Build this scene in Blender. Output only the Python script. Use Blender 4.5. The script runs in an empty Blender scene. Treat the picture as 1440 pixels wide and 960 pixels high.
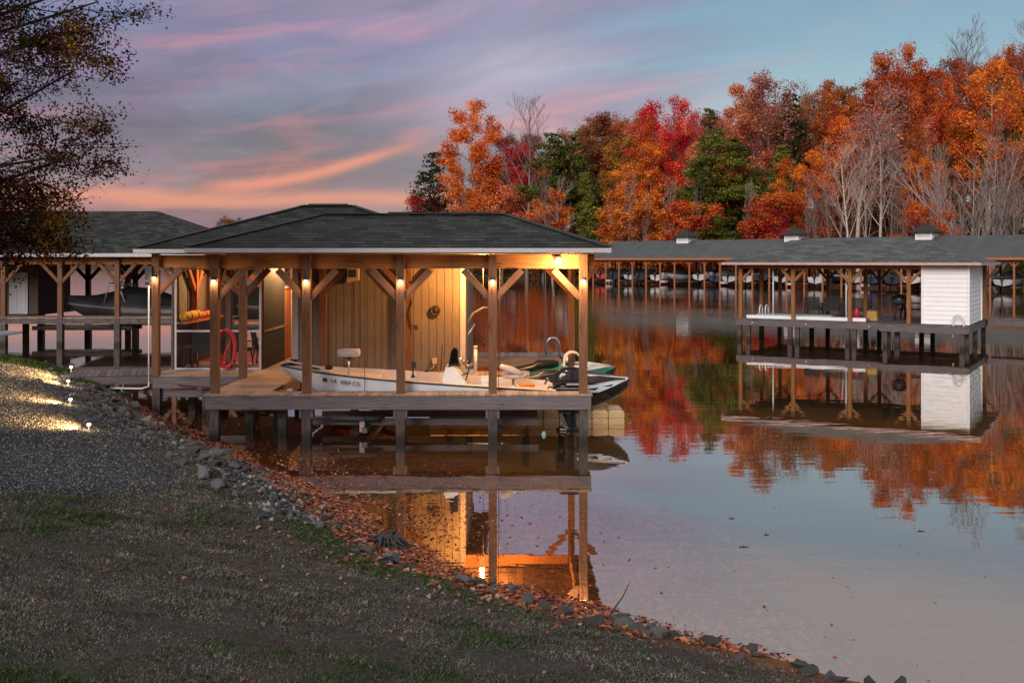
import bpy, math, random
import numpy as np
from mathutils import Vector, Matrix

PI = math.pi
scene = bpy.context.scene
COL = scene.collection
CAM_Z = 3.94
F = 1400.0          # focal length in photo pixels (1440 wide)

# ------------------------------------------------------------------ helpers
def srgb(r, g, b, a=1.0):
    f = lambda c: (c / 255 / 12.92) if c / 255 <= 0.04045 else ((c / 255 + 0.055) / 1.055) ** 2.4
    return (f(r), f(g), f(b), a)

def V(*a):
    return Vector(a)

class MB:
    """collects faces; builds ONE mesh object"""
    def __init__(self):
        self.v = []; self.f = []; self.uv = []; self.m = []; self.s = []
        self.k = 0
    def face(self, pts, uvs=None, mat=0, smooth=False):
        n = len(self.v)
        self.v.extend([tuple(p) for p in pts])
        self.f.append(tuple(range(n, n + len(pts))))
        if uvs is None:
            p0 = Vector(pts[0]); e = (Vector(pts[1]) - p0)
            if e.length < 1e-9: e = Vector((1, 0, 0))
            e.normalize()
            nn = e.cross(Vector(pts[2]) - p0)
            if nn.length < 1e-12: nn = Vector((0, 0, 1))
            t = nn.normalized().cross(e)
            uvs = [((Vector(p) - p0).dot(e), (Vector(p) - p0).dot(t)) for p in pts]
        self.uv.append(uvs); self.m.append(mat); self.s.append(smooth)
    def mesh(self, verts, faces, mat=0, smooth=False, uv=None):
        n = len(self.v)
        self.v.extend([tuple(p) for p in verts])
        for fc in faces:
            self.f.append(tuple(i + n for i in fc))
            if uv is not None: self.uv.append([uv[i] for i in fc])
            else: self.uv.append([(verts[i][0] + verts[i][1], verts[i][2]) for i in fc])
            self.m.append(mat); self.s.append(smooth)
    def bar(self, p, q, w, h, up=(0, 0, 1), mat=0, roll=None):
        """rectangular timber from p to q; w across, h along up; UV u runs along the length"""
        p = Vector(p); q = Vector(q); d = q - p; L = d.length; d.normalize()
        up = Vector(up)
        if abs(d.dot(up)) > 0.97: up = Vector((0, 1, 0)) if abs(d.y) < .9 else Vector((1, 0, 0))
        x = d.cross(up).normalized(); y = x.cross(d).normalized()
        off = (self.k * 3.71) % 50; self.k += 1
        c = [(-w / 2, -h / 2), (w / 2, -h / 2), (w / 2, h / 2), (-w / 2, h / 2)]
        A = [p + x * a + y * b for a, b in c]; B = [q + x * a + y * b for a, b in c]
        for i in range(4):
            j = (i + 1) % 4
            e = (A[j] - A[i]).length
            o2 = off + i * 1.3
            self.face([A[i], A[j], B[j], B[i]], [(off, o2), (off, o2 + e), (off + L, o2 + e), (off + L, o2)], mat)
        self.face(A[::-1], [(off, off), (off, off + w), (off + h * .1, off + w), (off + h * .1, off)], mat)
        self.face(B, [(off, off), (off, off + w), (off + h * .1, off + w), (off + h * .1, off)], mat)
        return self
    def box(self, c, s, rz=0.0, mat=0):
        c = Vector(c); cs, sn = math.cos(rz), math.sin(rz)
        d = Vector((cs, sn, 0))
        self.bar(c - d * s[0] / 2, c + d * s[0] / 2, s[1], s[2], mat=mat)
        return self
    def tube(self, pts, r, n=8, cap=True, mat=0, smooth=True):
        pts = [Vector(p) for p in pts]
        if not hasattr(r, '__len__'): r = [r] * len(pts)
        rings = []; x = None
        for i, p in enumerate(pts):
            d = (pts[min(i + 1, len(pts) - 1)] - pts[max(i - 1, 0)])
            if d.length < 1e-9: d = Vector((0, 0, 1))
            d.normalize()
            if x is None:
                a = Vector((0, 0, 1)) if abs(d.z) < .9 else Vector((1, 0, 0))
                x = d.cross(a).normalized()
            else:
                x = (x - d * x.dot(d))
                if x.length < 1e-6: x = d.cross(Vector((1, 0, 0)))
                x.normalize()
            y = d.cross(x)
            rings.append([p + (x * math.cos(2 * PI * k / n) + y * math.sin(2 * PI * k / n)) * r[i] for k in range(n)])
        return self.loft(rings, True, cap, mat, smooth)
    def loft(self, rings, closed=True, cap=False, mat=0, smooth=True):
        n = len(rings[0]); v = []; fs = []
        uv = []
        for i, R in enumerate(rings):
            for k, p in enumerate(R):
                v.append(p); uv.append((i * .3, k * .2))
        for i in range(len(rings) - 1):
            for k in range(n if closed else n - 1):
                a = i * n + k; b = i * n + (k + 1) % n
                fs.append((a, b, b + n, a + n))
        if cap:
            fs.append(tuple(range(n))[::-1]); fs.append(tuple(range((len(rings) - 1) * n, len(rings) * n)))
        self.mesh(v, fs, mat, smooth, uv)
        return self
    def lathe(self, prof, c=(0, 0, 0), n=16, mat=0, smooth=True):
        rings = [[(c[0] + r * math.cos(2 * PI * k / n), c[1] + r * math.sin(2 * PI * k / n), c[2] + z) for k in range(n)] for r, z in prof]
        return self.loft(rings, True, True, mat, smooth)
    def ball(self, c, r, n=12, m=8, mat=0):
        if not hasattr(r, '__len__'): r = (r, r, r)
        rings = []
        for i in range(m + 1):
            t = -PI / 2 + PI * (0.02 + .96 * i / m)
            rings.append([(c[0] + r[0] * math.cos(t) * math.cos(2 * PI * k / n), c[1] + r[1] * math.cos(t) * math.sin(2 * PI * k / n), c[2] + r[2] * math.sin(t)) for k in range(n)])
        return self.loft(rings, True, True, mat, True)
    def prism(self, poly, ext, mat=0, smooth=False):
        """poly: 3-D points of a planar outline, extruded by vector ext"""
        P = [Vector(p) for p in poly]; e = Vector(ext); n = len(P)
        Q = [p + e for p in P]
        self.face(P[::-1], None, mat); self.face(Q, None, mat)
        for i in range(n):
            j = (i + 1) % n
            self.face([P[i], P[j], Q[j], Q[i]], None, mat, smooth)
        return self
    def build(self, name, mats, parent=None, loc=None, world=True, fix=True):
        me = bpy.data.meshes.new(name)
        off = Vector((0, 0, 0))
        if parent is not None and world:
            r = parent
            while r.parent: r = r.parent
            off = Vector(r.location)
        if loc is not None: off = Vector(loc)
        me.from_pydata([(p[0] - off.x, p[1] - off.y, p[2] - off.z) for p in self.v], [], self.f)
        ul = me.uv_layers.new(name='UVMap')
        flat = [c for u in self.uv for t in u for c in t]
        ul.data.foreach_set('uv', flat)
        if not isinstance(mats, (list, tuple)): mats = [mats]
        for m in mats: me.materials.append(m)
        me.polygons.foreach_set('material_index', self.m)
        me.polygons.foreach_set('use_smooth', self.s)
        me.update()
        if fix:
            import bmesh
            bm = bmesh.new(); bm.from_mesh(me)
            bmesh.ops.remove_doubles(bm, verts=bm.verts, dist=1e-5)
            bmesh.ops.recalc_face_normals(bm, faces=bm.faces)
            bm.to_mesh(me); bm.free()
        o = bpy.data.objects.new(name, me); COL.objects.link(o)
        if parent is not None: o.parent = parent
        if loc is not None: o.location = loc
        return o

def np_mesh(name, verts, faces, mat, parent=None, smooth=False, attrs=None):
    """fast builder: verts (n,3), faces (m,k) with constant k"""
    me = bpy.data.meshes.new(name)
    verts = np.asarray(verts, np.float32); faces = np.asarray(faces, np.int32)
    m, k = faces.shape
    me.vertices.add(len(verts)); me.vertices.foreach_set('co', verts.ravel())
    me.loops.add(m * k); me.loops.foreach_set('vertex_index', faces.ravel())
    me.polygons.add(m); me.polygons.foreach_set('loop_start', np.arange(0, m * k, k, dtype=np.int32))
    try: me.polygons.foreach_set('loop_total', np.full(m, k, np.int32))
    except Exception: pass
    if attrs:
        for an, av in attrs.items():
            a = me.attributes.new(an, 'FLOAT', 'POINT'); a.data.foreach_set('value', np.asarray(av, np.float32))
    me.materials.append(mat)
    me.update(calc_edges=True); me.validate()
    if smooth: me.polygons.foreach_set('use_smooth', [True] * m)
    o = bpy.data.objects.new(name, me); COL.objects.link(o)
    if parent is not None: o.parent = parent
    return o

def tag(o, label=None, cat=None, group=None, kind=None):
    if label: o['label'] = label
    if cat: o['category'] = cat
    if group: o['group'] = group
    if kind: o['kind'] = kind
    return o

def thing(name, label, cat, loc=(0, 0, 0), rz=0.0, group=None):
    o = bpy.data.objects.new(name, None); COL.objects.link(o)
    o.empty_display_size = .2
    o.location = loc; o.rotation_euler = (0, 0, rz)
    return tag(o, label, cat, group)

def copy_tree(o, parent=None):
    c = o.copy(); COL.objects.link(c)
    if parent is not None: c.parent = parent
    for ch in list(o.children): copy_tree(ch, c)
    return c

def recolor(o, col):
    o.color = col
    for ch in o.children: recolor(ch, col)

# ------------------------------------------------------------------ node helpers
class N:
    def __init__(self, tree):
        self.t = tree; self.nodes = tree.nodes; self.links = tree.links
    def new(self, kind, **kw):
        n = self.nodes.new(kind)
        for k, v in kw.items(): setattr(n, k, v)
        return n
    def link(self, a, b): self.links.new(a, b)
    def set(self, sock, v):
        if isinstance(v, bpy.types.NodeSocket): self.links.new(v, sock)
        elif v is not None: sock.default_value = v
    def math(self, op, a, b=None, c=None, clamp=False):
        n = self.new('ShaderNodeMath', operation=op, use_clamp=clamp)
        self.set(n.inputs[0], a)
        if b is not None: self.set(n.inputs[1], b)
        if c is not None: self.set(n.inputs[2], c)
        return n.outputs[0]
    def mapr(self, v, a, b, c=0.0, d=1.0, smooth=False):
        n = self.new('ShaderNodeMapRange')
        if smooth: n.interpolation_type = 'SMOOTHSTEP'
        self.set(n.inputs[0], v)
        for i, x in enumerate((a, b, c, d)): self.set(n.inputs[i + 1], x)
        return n.outputs[0]
    def mix(self, fac, a, b, mode='MIX'):
        n = self.new('ShaderNodeMix', data_type='RGBA', blend_type=mode)
        self.set(n.inputs[0], fac); self.set(n.inputs[6], a); self.set(n.inputs[7], b)
        return n.outputs[2]
    def noise(self, vec, scale=5.0, detail=4.0, rough=.55, dist=0.0, out='Fac'):
        n = self.new('ShaderNodeTexNoise')
        if vec is not None: self.link(vec, n.inputs['Vector'])
        n.inputs['Scale'].default_value = scale; n.inputs['Detail'].default_value = detail
        n.inputs['Roughness'].default_value = rough; n.inputs['Distortion'].default_value = dist
        return n.outputs[out]
    def scale(self, vec, s, loc=(0, 0, 0), rot=(0, 0, 0)):
        n = self.new('ShaderNodeMapping')
        self.link(vec, n.inputs[0]); n.inputs['Scale'].default_value = s
        n.inputs['Location'].default_value = loc; n.inputs['Rotation'].default_value = rot
        return n.outputs[0]
    def ramp(self, fac, stops, interp='LINEAR'):
        n = self.new('ShaderNodeValToRGB'); cr = n.color_ramp; cr.interpolation = interp
        while len(cr.elements) < len(stops): cr.elements.new(.5)
        for e, (p, c) in zip(cr.elements, stops): e.position = p; e.color = c if len(c) == 4 else (*c, 1)
        self.set(n.inputs[0], fac)
        return n.outputs[0]
    def coord(self, which='Object'):
        return self.new('ShaderNodeTexCoord').outputs[which]
    def bump(self, h, strength=.5, dist=.02):
        n = self.new('ShaderNodeBump'); n.inputs['Strength'].default_value = strength; n.inputs['Distance'].default_value = dist
        self.link(h, n.inputs['Height']); return n.outputs[0]

def mat(name, fn):
    m = bpy.data.materials.new(name); m.use_nodes = True
    t = m.node_tree; t.nodes.clear(); n = N(t)
    out = n.new('ShaderNodeOutputMaterial')
    r = fn(n)
    n.link(r, out.inputs['Surface'])
    return m

def pbsdf(n, col, rough=.6, normal=None, metal=0.0, spec=.5, emis=None, estr=0.0):
    b = n.new('ShaderNodeBsdfPrincipled')
    n.set(b.inputs['Base Color'], col); n.set(b.inputs['Roughness'], rough); n.set(b.inputs['Metallic'], metal)
    b.inputs['Specular IOR Level'].default_value = spec
    if normal is not None: n.link(normal, b.inputs['Normal'])
    if emis is not None:
        b.inputs['Emission Color'].default_value = emis; b.inputs['Emission Strength'].default_value = estr
    return b.outputs[0]

M = {}
def wood(name, dark, light, rough=.75, grain=28.0, wear=0.0, wearcol=(.3, .28, .28, 1), wet=False):
    def fn(n):
        uv = n.coord('UV')
        g = n.noise(n.scale(uv, (1.6, grain, 1)), 1.0, 5, .65)
        b = n.noise(n.scale(uv, (.7, 3.0, 1)), 1.0, 3, .5)
        col = n.mix(n.mapr(g, .28, .72), dark, light)
        col = n.mix(n.mapr(b, .35, .7, 0, .5), col, n.mix(.5, col, dark))
        knots = n.new('ShaderNodeTexVoronoi'); n.link(n.scale(uv, (1.3, 7, 1)), knots.inputs['Vector']); knots.inputs['Scale'].default_value = 1.0
        kf = n.mapr(knots.outputs['Distance'], .05, .16, .75, 0)
        col = n.mix(kf, col, (dark[0] * .35, dark[1] * .33, dark[2] * .33, 1))
        if wear > 0:
            w = n.noise(n.coord('Object'), 3.1, 5, .6)
            col = n.mix(n.mapr(w, .48, .7, 0, wear), col, wearcol)
        isl = n.new('ShaderNodeNewGeometry').outputs['Random Per Island']
        col = n.mix(1.0, col, n.mapr(isl, 0, 1, .72, 1.22), 'MULTIPLY')
        if wet:      # algae and wet timber at the waterline
            pz = n.new('ShaderNodeSeparateXYZ'); n.link(n.new('ShaderNodeNewGeometry').outputs['Position'], pz.inputs[0])
            wl = n.math('ADD', pz.outputs[2], n.math('MULTIPLY', n.math('SUBTRACT', n.noise(n.coord('Object'), 5.0, 4, .6), .5), .25))
            col = n.mix(n.mapr(wl, .06, .34, .88, 0, True), col, (.012, .013, .008, 1))
        return pbsdf(n, col, rough, n.bump(g, .35, .006), spec=.3)
    M[name] = mat(name, fn)

def plain(name, col, rough=.5, metal=0.0, spec=.5, var=.15, vscale=6.0, bump=0.0):
    def fn(n):
        f = n.noise(n.coord('Object'), vscale, 4, .6)
        c = n.mix(1.0, col, n.mapr(f, .3, .7, 1 - var, 1 + var), 'MULTIPLY')
        nb = n.bump(n.noise(n.coord('Object'), vscale * 8, 3, .6), bump, .01) if bump else None
        return pbsdf(n, c, n.mapr(f, .3, .7, max(.02, rough - .06), rough + .06), nb, metal, spec)
    M[name] = mat(name, fn)

def glow(name, col, strength):
    def fn(n):
        e = n.new('ShaderNodeEmission'); e.inputs[0].default_value = col; e.inputs[1].default_value = strength
        return e.outputs[0]
    M[name] = mat(name, fn)

wood('post_wood', (.085, .036, .018, 1), (.24, .108, .056, 1), wear=.3, wearcol=(.15, .11, .095, 1))
wood('weathered', (.062, .050, .054, 1), (.20, .162, .168, 1), wear=.5, wearcol=(.125, .105, .12, 1))
wood('weathered_pale', (.16, .15, .15, 1), (.36, .34, .34, 1), wear=.4, wearcol=(.3, .29, .29, 1))
wood('deck_wood', (.20, .145, .115, 1), (.40, .30, .245, 1), wear=.4, wearcol=(.26, .21, .19, 1))
wood('beam_wood', (.19, .072, .024, 1), (.42, .18, .062, 1))
wood('ceiling_wood', (.12, .06, .03, 1), (.24, .13, .06, 1))
wood('brown_panel', (.13, .058, .016, 1), (.26, .125, .036, 1))
wood('piling_wood', (.045, .036, .034, 1), (.15, .118, .108, 1), wear=.75, wearcol=(.03, .026, .023, 1), wet=True)
wood('dark_wood', (.035, .022, .016, 1), (.085, .055, .04, 1))
wood('orange_wood', (.30, .10, .045, 1), (.50, .20, .09, 1))
plain('trim_white', (.42, .40, .43, 1), .5, var=.08)
plain('trim_pink', (.45, .30, .28, 1), .6, var=.15)
plain('white_paint', (.78, .78, .79, 1), .5, var=.05, vscale=3)
plain('gel_white', (.72, .75, .78, 1), .22, var=.05, vscale=3)
plain('gel_cream', (.62, .52, .44, 1), .4, var=.12, vscale=5)
plain('black_plastic', (.012, .012, .014, 1), .35, var=.2)
plain('gloss_black', (.012, .013, .016, 1), .12, var=.2)
plain('charcoal', (.03, .03, .032, 1), .7, var=.3)
plain('dark_fabric', (.028, .03, .03, 1), .9, var=.3, vscale=20, bump=.3)
plain('seat_vinyl', (.50, .47, .47, 1), .5, var=.1)
plain('teal', (.02, .30, .24, 1), .3, var=.1)
plain('yellow', (.72, .45, .04, 1), .6, var=.1)
plain('dull_yellow', (.38, .22, .05, 1), .7)
plain('orange_foam', (.65, .20, .06, 1), .6, var=.1)
plain('red', (.45, .02, .025, 1), .45, var=.15)
plain('trim_dark_red', (.10, .02, .02, 1), .6)
plain('blue', (.04, .06, .35, 1), .5, var=.2)
plain('chrome', (.62, .63, .65, 1), .22, metal=1.0, var=.05)
plain('galv', (.40, .41, .42, 1), .42, metal=.8, var=.2)
plain('float_tan', (.62, .44, .23, 1), .6, var=.12)
plain('cover_black', (.022, .022, .026, 1), .65, var=.4, vscale=2.5, bump=.4)
plain('beige', (.42, .34, .26, 1), .6)
plain('steel_dark', (.09, .09, .095, 1), .6, metal=.3)
plain('curtain_grey', (.26, .26, .27, 1), .8, var=.25, vscale=3)
plain('pvc', (.70, .69, .66, 1), .4, var=.06)
plain('green_tarp', (.24, .30, .28, 1), .8)
glow('bulb', (1.0, .72, .38, 1), 30.0)
glow('bulb_hot', (1.0, .80, .45, 1), 90.0)
glow('bulb_path', (1.0, .72, .36, 1), 7.0)

def fn(n):   # asphalt shingles; UV: u along the eave, v up the slope, in metres
    uv = n.coord('UV')
    br = n.new('ShaderNodeTexBrick'); n.link(uv, br.inputs['Vector'])
    br.offset = .5; br.inputs['Scale'].default_value = 1.0
    br.inputs['Brick Width'].default_value = .34; br.inputs['Row Height'].default_value = .27
    br.inputs['Mortar Size'].default_value = .007; br.inputs['Mortar Smooth'].default_value = .3; br.inputs['Bias'].default_value = -.1
    br.inputs['Color1'].default_value = (.012, .015, .012, 1); br.inputs['Color2'].default_value = (.050, .056, .047, 1)
    br.inputs['Mortar'].default_value = (.006, .006, .006, 1)
    g = n.noise(uv, 60, 3, .6); w = n.noise(uv, .9, 4, .6)
    col = n.mix(1.0, br.outputs['Color'], n.mapr(g, .3, .7, .75, 1.3), 'MULTIPLY')
    col = n.mix(1.0, col, n.mapr(w, .3, .7, .75, 1.3), 'MULTIPLY')
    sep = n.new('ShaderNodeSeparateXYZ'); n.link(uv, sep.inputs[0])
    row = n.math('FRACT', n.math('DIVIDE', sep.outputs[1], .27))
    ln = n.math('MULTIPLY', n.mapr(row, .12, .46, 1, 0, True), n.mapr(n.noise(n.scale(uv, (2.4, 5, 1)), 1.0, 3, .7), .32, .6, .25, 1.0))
    col = n.mix(n.math('MULTIPLY', ln, .95), col, (.007, .007, .007, 1))  # shadow under each course edge, painted into the colour as broken dark rows
    h = n.math('ADD', n.math('MULTIPLY', n.math('SUBTRACT', 1.0, row), 1.0), n.math('MULTIPLY', br.outputs['Fac'], -.5))
    return pbsdf(n, col, .85, n.bump(h, .7, .02), spec=.25)
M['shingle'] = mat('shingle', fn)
def fn(n):
    uv = n.coord('UV')
    br = n.new('ShaderNodeTexBrick'); n.link(uv, br.inputs['Vector'])
    br.offset = .5; br.inputs['Scale'].default_value = 1.0
    br.inputs['Brick Width'].default_value = .5; br.inputs['Row Height'].default_value = .26
    br.inputs['Mortar Size'].default_value = .014
    br.inputs['Color1'].default_value = (.055, .062, .058, 1); br.inputs['Color2'].default_value = (.125, .135, .125, 1)
    br.inputs['Mortar'].default_value = (.03, .03, .03, 1)
    w = n.noise(uv, .5, 4, .6)
    col = n.mix(1.0, br.outputs['Color'], n.mapr(w, .3, .7, .8, 1.2), 'MULTIPLY')
    return pbsdf(n, col, .85, spec=.3)
M['shingle_grey'] = mat('shingle_grey', fn)
plain('door_grey', (.34, .33, .37, 1), .5, var=.08)
plain('pale_teal', (.28, .42, .42, 1), .5)
def fn(n):
    uv = n.coord('UV')
    w = n.noise(uv, .35, 4, .6); s = n.noise(n.scale(uv, (2.5, .06, 1)), 1.0, 2, .5)
    col = n.mix(n.mapr(w, .3, .7), (.055, .065, .065, 1), (.085, .095, .093, 1))
    col = n.mix(1.0, col, n.mapr(s, .35, .65, .85, 1.15), 'MULTIPLY')
    return pbsdf(n, col, .6, spec=.4)
M['metal_roof'] = mat('metal_roof', fn)
def fn(n):   # tan plywood siding
    o = n.coord('Object')
    g = n.noise(n.scale(o, (9, 9, .7)), 4.0, 5, .65); w = n.noise(o, .8, 3, .5)
    col = n.mix(n.mapr(g, .3, .7), (.150, .122, .098, 1), (.215, .178, .145, 1))
    col = n.mix(1.0, col, n.mapr(w, .3, .7, .82, 1.15), 'MULTIPLY')
    return pbsdf(n, col, .75, n.bump(g, .25, .006), spec=.3)
M['siding'] = mat('siding', fn)
def fn(n):   # insect screen
    t = n.new('ShaderNodeBsdfTransparent'); d = n.new('ShaderNodeBsdfDiffuse'); d.inputs[0].default_value = (.05, .05, .05, 1)
    mx = n.new('ShaderNodeMixShader'); mx.inputs[0].default_value = .22
    n.link(t.outputs[0], mx.inputs[1]); n.link(d.outputs[0], mx.inputs[2]); return mx.outputs[0]
M['screen'] = mat('screen', fn)
def objcol(name, rough=.4, var=.12):
    def fn(n):
        oc = n.new('ShaderNodeObjectInfo').outputs['Color']
        f = n.noise(n.coord('Object'), 3.0, 4, .6)
        return pbsdf(n, n.mix(1.0, oc, n.mapr(f, .3, .7, 1 - var, 1 + var), 'MULTIPLY'), rough)
    M[name] = mat(name, fn)
objcol('paint_by_object', .3); objcol('cover_by_object', .75, .3)
def fn(n):   # bark; object colour multiplied in
    oc = n.new('ShaderNodeObjectInfo').outputs['Color']
    o = n.coord('Object')
    g = n.noise(n.scale(o, (6, 6, 1.2)), 3.0, 5, .65)
    return pbsdf(n, n.mix(1.0, oc, n.mapr(g, .3, .7, .55, 1.4), 'MULTIPLY'), .85, n.bump(g, .5, .03), spec=.2)
M['bark'] = mat('bark', fn)
def leafmat(name, use_obj=True, palette=None, trans=.3, nscale=.22, amp=.48):
    def fn(n):
        isl = n.new('ShaderNodeNewGeometry').outputs['Random Per Island']
        oc = n.new('ShaderNodeObjectInfo')
        pos = n.coord('Object')
        big = n.noise(pos, nscale, 3, .6)
        if palette:
            c = n.ramp(n.math('ADD', n.math('MULTIPLY', n.mapr(big, .28, .72), .72), n.math('MULTIPLY', isl, .28)), palette)
        else:
            c = oc.outputs['Color']
            hs = n.new('ShaderNodeHueSaturation'); n.link(c, hs.inputs['Color'])
            n.link(n.math('ADD', n.mapr(big, .25, .75, .5 - .030, .5 + .022), n.math('MULTIPLY', n.math('SUBTRACT', isl, .5), .035)), hs.inputs['Hue'])
            c = hs.outputs[0]
        b = n.math('ADD', n.mapr(big, .25, .75, 1 - amp, 1 + amp), n.math('MULTIPLY', n.math('SUBTRACT', isl, .5), 1.1))
        c = n.mix(1.0, c, b, 'MULTIPLY')
        d = n.new('ShaderNodeBsdfDiffuse'); n.link(c, d.inputs[0])
        t = n.new('ShaderNodeBsdfTranslucent'); n.link(c, t.inputs[0])
        mx = n.new('ShaderNodeMixShader'); mx.inputs[0].default_value = trans
        n.link(d.outputs[0], mx.inputs[1]); n.link(t.outputs[0], mx.inputs[2]); return mx.outputs[0]
    M[name] = mat(name, fn)
leafmat('leaf')
# ------------------------------------------------------------------ camera, sky, sun
cam = bpy.data.cameras.new('camera'); camo = bpy.data.objects.new('camera', cam); COL.objects.link(camo)
camo.location = (0, 0, CAM_Z); camo.rotation_euler = (PI / 2, 0, 0)
cam.sensor_width = 36; cam.lens = 36 * F / 1440
cam.shift_y = -(480 - 366) / 1440.0      # view camera front fall: keeps the posts vertical
cam.clip_start = .1; cam.clip_end = 6000
scene.camera = camo
scene.render.resolution_x = 1024; scene.render.resolution_y = 682
scene.view_settings.view_transform = 'Standard'; scene.view_settings.look = 'None'
scene.view_settings.exposure = 0.0; scene.view_settings.gamma = 1.0
try:
    scene.view_settings.use_curve_mapping = False
    scene.cycles.use_denoising = True
    scene.cycles.max_bounces = 8; scene.cycles.transparent_max_bounces = 16
    scene.cycles.caustics_reflective = False; scene.cycles.caustics_refractive = False
    scene.cycles.sample_clamp_indirect = 4.0
except Exception as e: print(e)

SUN_AZ, SUN_EL = math.radians(201), math.radians(24)      # azimuth from +Y clockwise: behind the camera, a little left
w = bpy.data.worlds.new('World'); scene.world = w; w.use_nodes = True
w.node_tree.nodes.clear(); n = N(w.node_tree)
dirv = n.coord('Generated')
sp = n.new('ShaderNodeSeparateXYZ'); n.link(dirv, sp.inputs[0])
az = n.math('ARCTAN2', sp.outputs[0], sp.outputs[1])
el = n.math('ARCSINE', sp.outputs[2])
cmb = n.new('ShaderNodeCombineXYZ')
slope = n.math('SUBTRACT', el, n.math('MULTIPLY', az, .16))
n.link(az, cmb.inputs[0]); n.link(slope, cmb.inputs[1])
sv = cmb.outputs[0]
warp = n.noise(n.scale(sv, (2.6, 7, 1), (2.2, .4, 0)), 1.0, 4, .55, out='Color')
wsub = n.new('ShaderNodeVectorMath', operation='MULTIPLY_ADD'); n.link(warp, wsub.inputs[0]); wsub.inputs[1].default_value = (.30, .085, 0); n.link(sv, wsub.inputs[2])
wv = wsub.outputs[0]
e01 = n.mapr(el, 0.0, .5)
# clear sky: blue-grey in the west, teal in the east, by elevation
west = n.ramp(e01, [(0.0, srgb(186, 176, 186)), (.09, srgb(176, 156, 168)), (.18, srgb(132, 126, 148)), (.26, srgb(112, 124, 146)), (.36, srgb(122, 132, 166)), (.47, srgb(112, 130, 172)), (.56, srgb(158, 158, 172)), (.75, srgb(192, 190, 194)), (1.0, srgb(186, 186, 192))])
east = n.ramp(e01, [(0.0, srgb(180, 190, 204)), (.20, srgb(154, 182, 200)), (.30, srgb(140, 176, 192)), (.40, srgb(122, 160, 182)), (.52, srgb(108, 144, 170)), (.6, srgb(160, 164, 174)), (.75, srgb(194, 192, 196)), (1.0, srgb(186, 186, 192))])
sky = n.mix(n.mapr(az, -.14, .30, 0, 1, True), west, east)
west_m = n.mapr(az, -.02, .30, 1.0, .12, True)
# mauve cloud banks
c1 = n.noise(n.scale(wv, (2.3, 8.5, 1), (5.3, 1.7, 0)), 1.0, 6, .58)
sky = n.mix(n.math('MULTIPLY', n.mapr(c1, .40, .60, 0, .9, True), west_m), sky, n.ramp(e01, [(0, srgb(164, 138, 160)), (.16, srgb(140, 110, 142)), (.3, srgb(132, 106, 146)), (.48, srgb(152, 130, 170)), (.8, srgb(176, 172, 180))]))
c4 = n.noise(n.scale(wv, (3.6, 15, 1), (2.7, 9.1, 0)), 1.0, 6, .6)
sky = n.mix(n.math('MULTIPLY', n.mapr(c4, .45, .60, 0, .8, True), west_m), sky, n.ramp(e01, [(0, srgb(140, 122, 142)), (.2, srgb(104, 96, 122)), (.45, srgb(116, 110, 146)), (.8, srgb(160, 158, 168))]))
# pink lit streaks
c2 = n.noise(n.scale(wv, (2.2, 13, 1), (1.3, 6.35, 0)), 1.0, 6, .58)
sky = n.mix(n.math('MULTIPLY', n.mapr(c2, .49, .68, 0, .9, True), west_m), sky, n.ramp(e01, [(0, srgb(242, 158, 138)), (.2, srgb(232, 138, 138)), (.35, srgb(218, 138, 152)), (.5, srgb(240, 150, 162)), (.8, srgb(190, 170, 176))]))
# thin lilac haze drifting into the east
c3 = n.noise(n.scale(wv, (1.5, 6, 1), (8.1, 3.3, 0)), 1.0, 5, .58)
sky = n.mix(n.math('MULTIPLY', n.mapr(c3, .46, .66, 0, .6, True), n.math('MULTIPLY', n.mapr(el, .10, .16, 0, 1, True), n.mapr(az, .08, .34, 1, .18))), sky, n.mix(n.mapr(el, .28, .36), srgb(196, 160, 182), srgb(178, 170, 178)))
# darker, violet bellies of the banks
c5 = n.noise(n.scale(wv, (1.9, 7.5, 1), (11.4, 2.9, 0)), 1.0, 6, .6)
sky = n.mix(n.math('MULTIPLY', n.mapr(c5, .46, .62, 0, .8, True), n.math('MULTIPLY', west_m, n.mapr(el, .30, .42, 1, .0, True))), sky, n.mix(1.0, sky, (.62, .56, .70, 1), 'MULTIPLY'))
# glowing band just over the horizon
bd = n.math('SUBTRACT', n.math('ADD', el, n.math('MULTIPLY', n.math('SUBTRACT', c4, .5), .03)), .060)
bm_ = n.math('POWER', 2.718, n.math('MULTIPLY', n.math('MULTIPLY', bd, bd), -19000.0))
sky = n.mix(n.math('MULTIPLY', bm_, n.mapr(az, -.10, .10, .75, 0.0, True)), sky, srgb(240, 158, 134))
# pale lilac light in the middle of the sky
cen = n.math('MULTIPLY', n.mapr(n.math('ABSOLUTE', n.math('SUBTRACT', az, -.02)), 0, .20, .62, 0, True), n.mapr(n.math('ABSOLUTE', n.math('SUBTRACT', el, .185)), 0, .11, 1, 0, True))
sky = n.mix(n.math('MULTIPLY', cen, n.mapr(c1, .35, .62, .95, .35)), sky, srgb(190, 182, 206))
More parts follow.
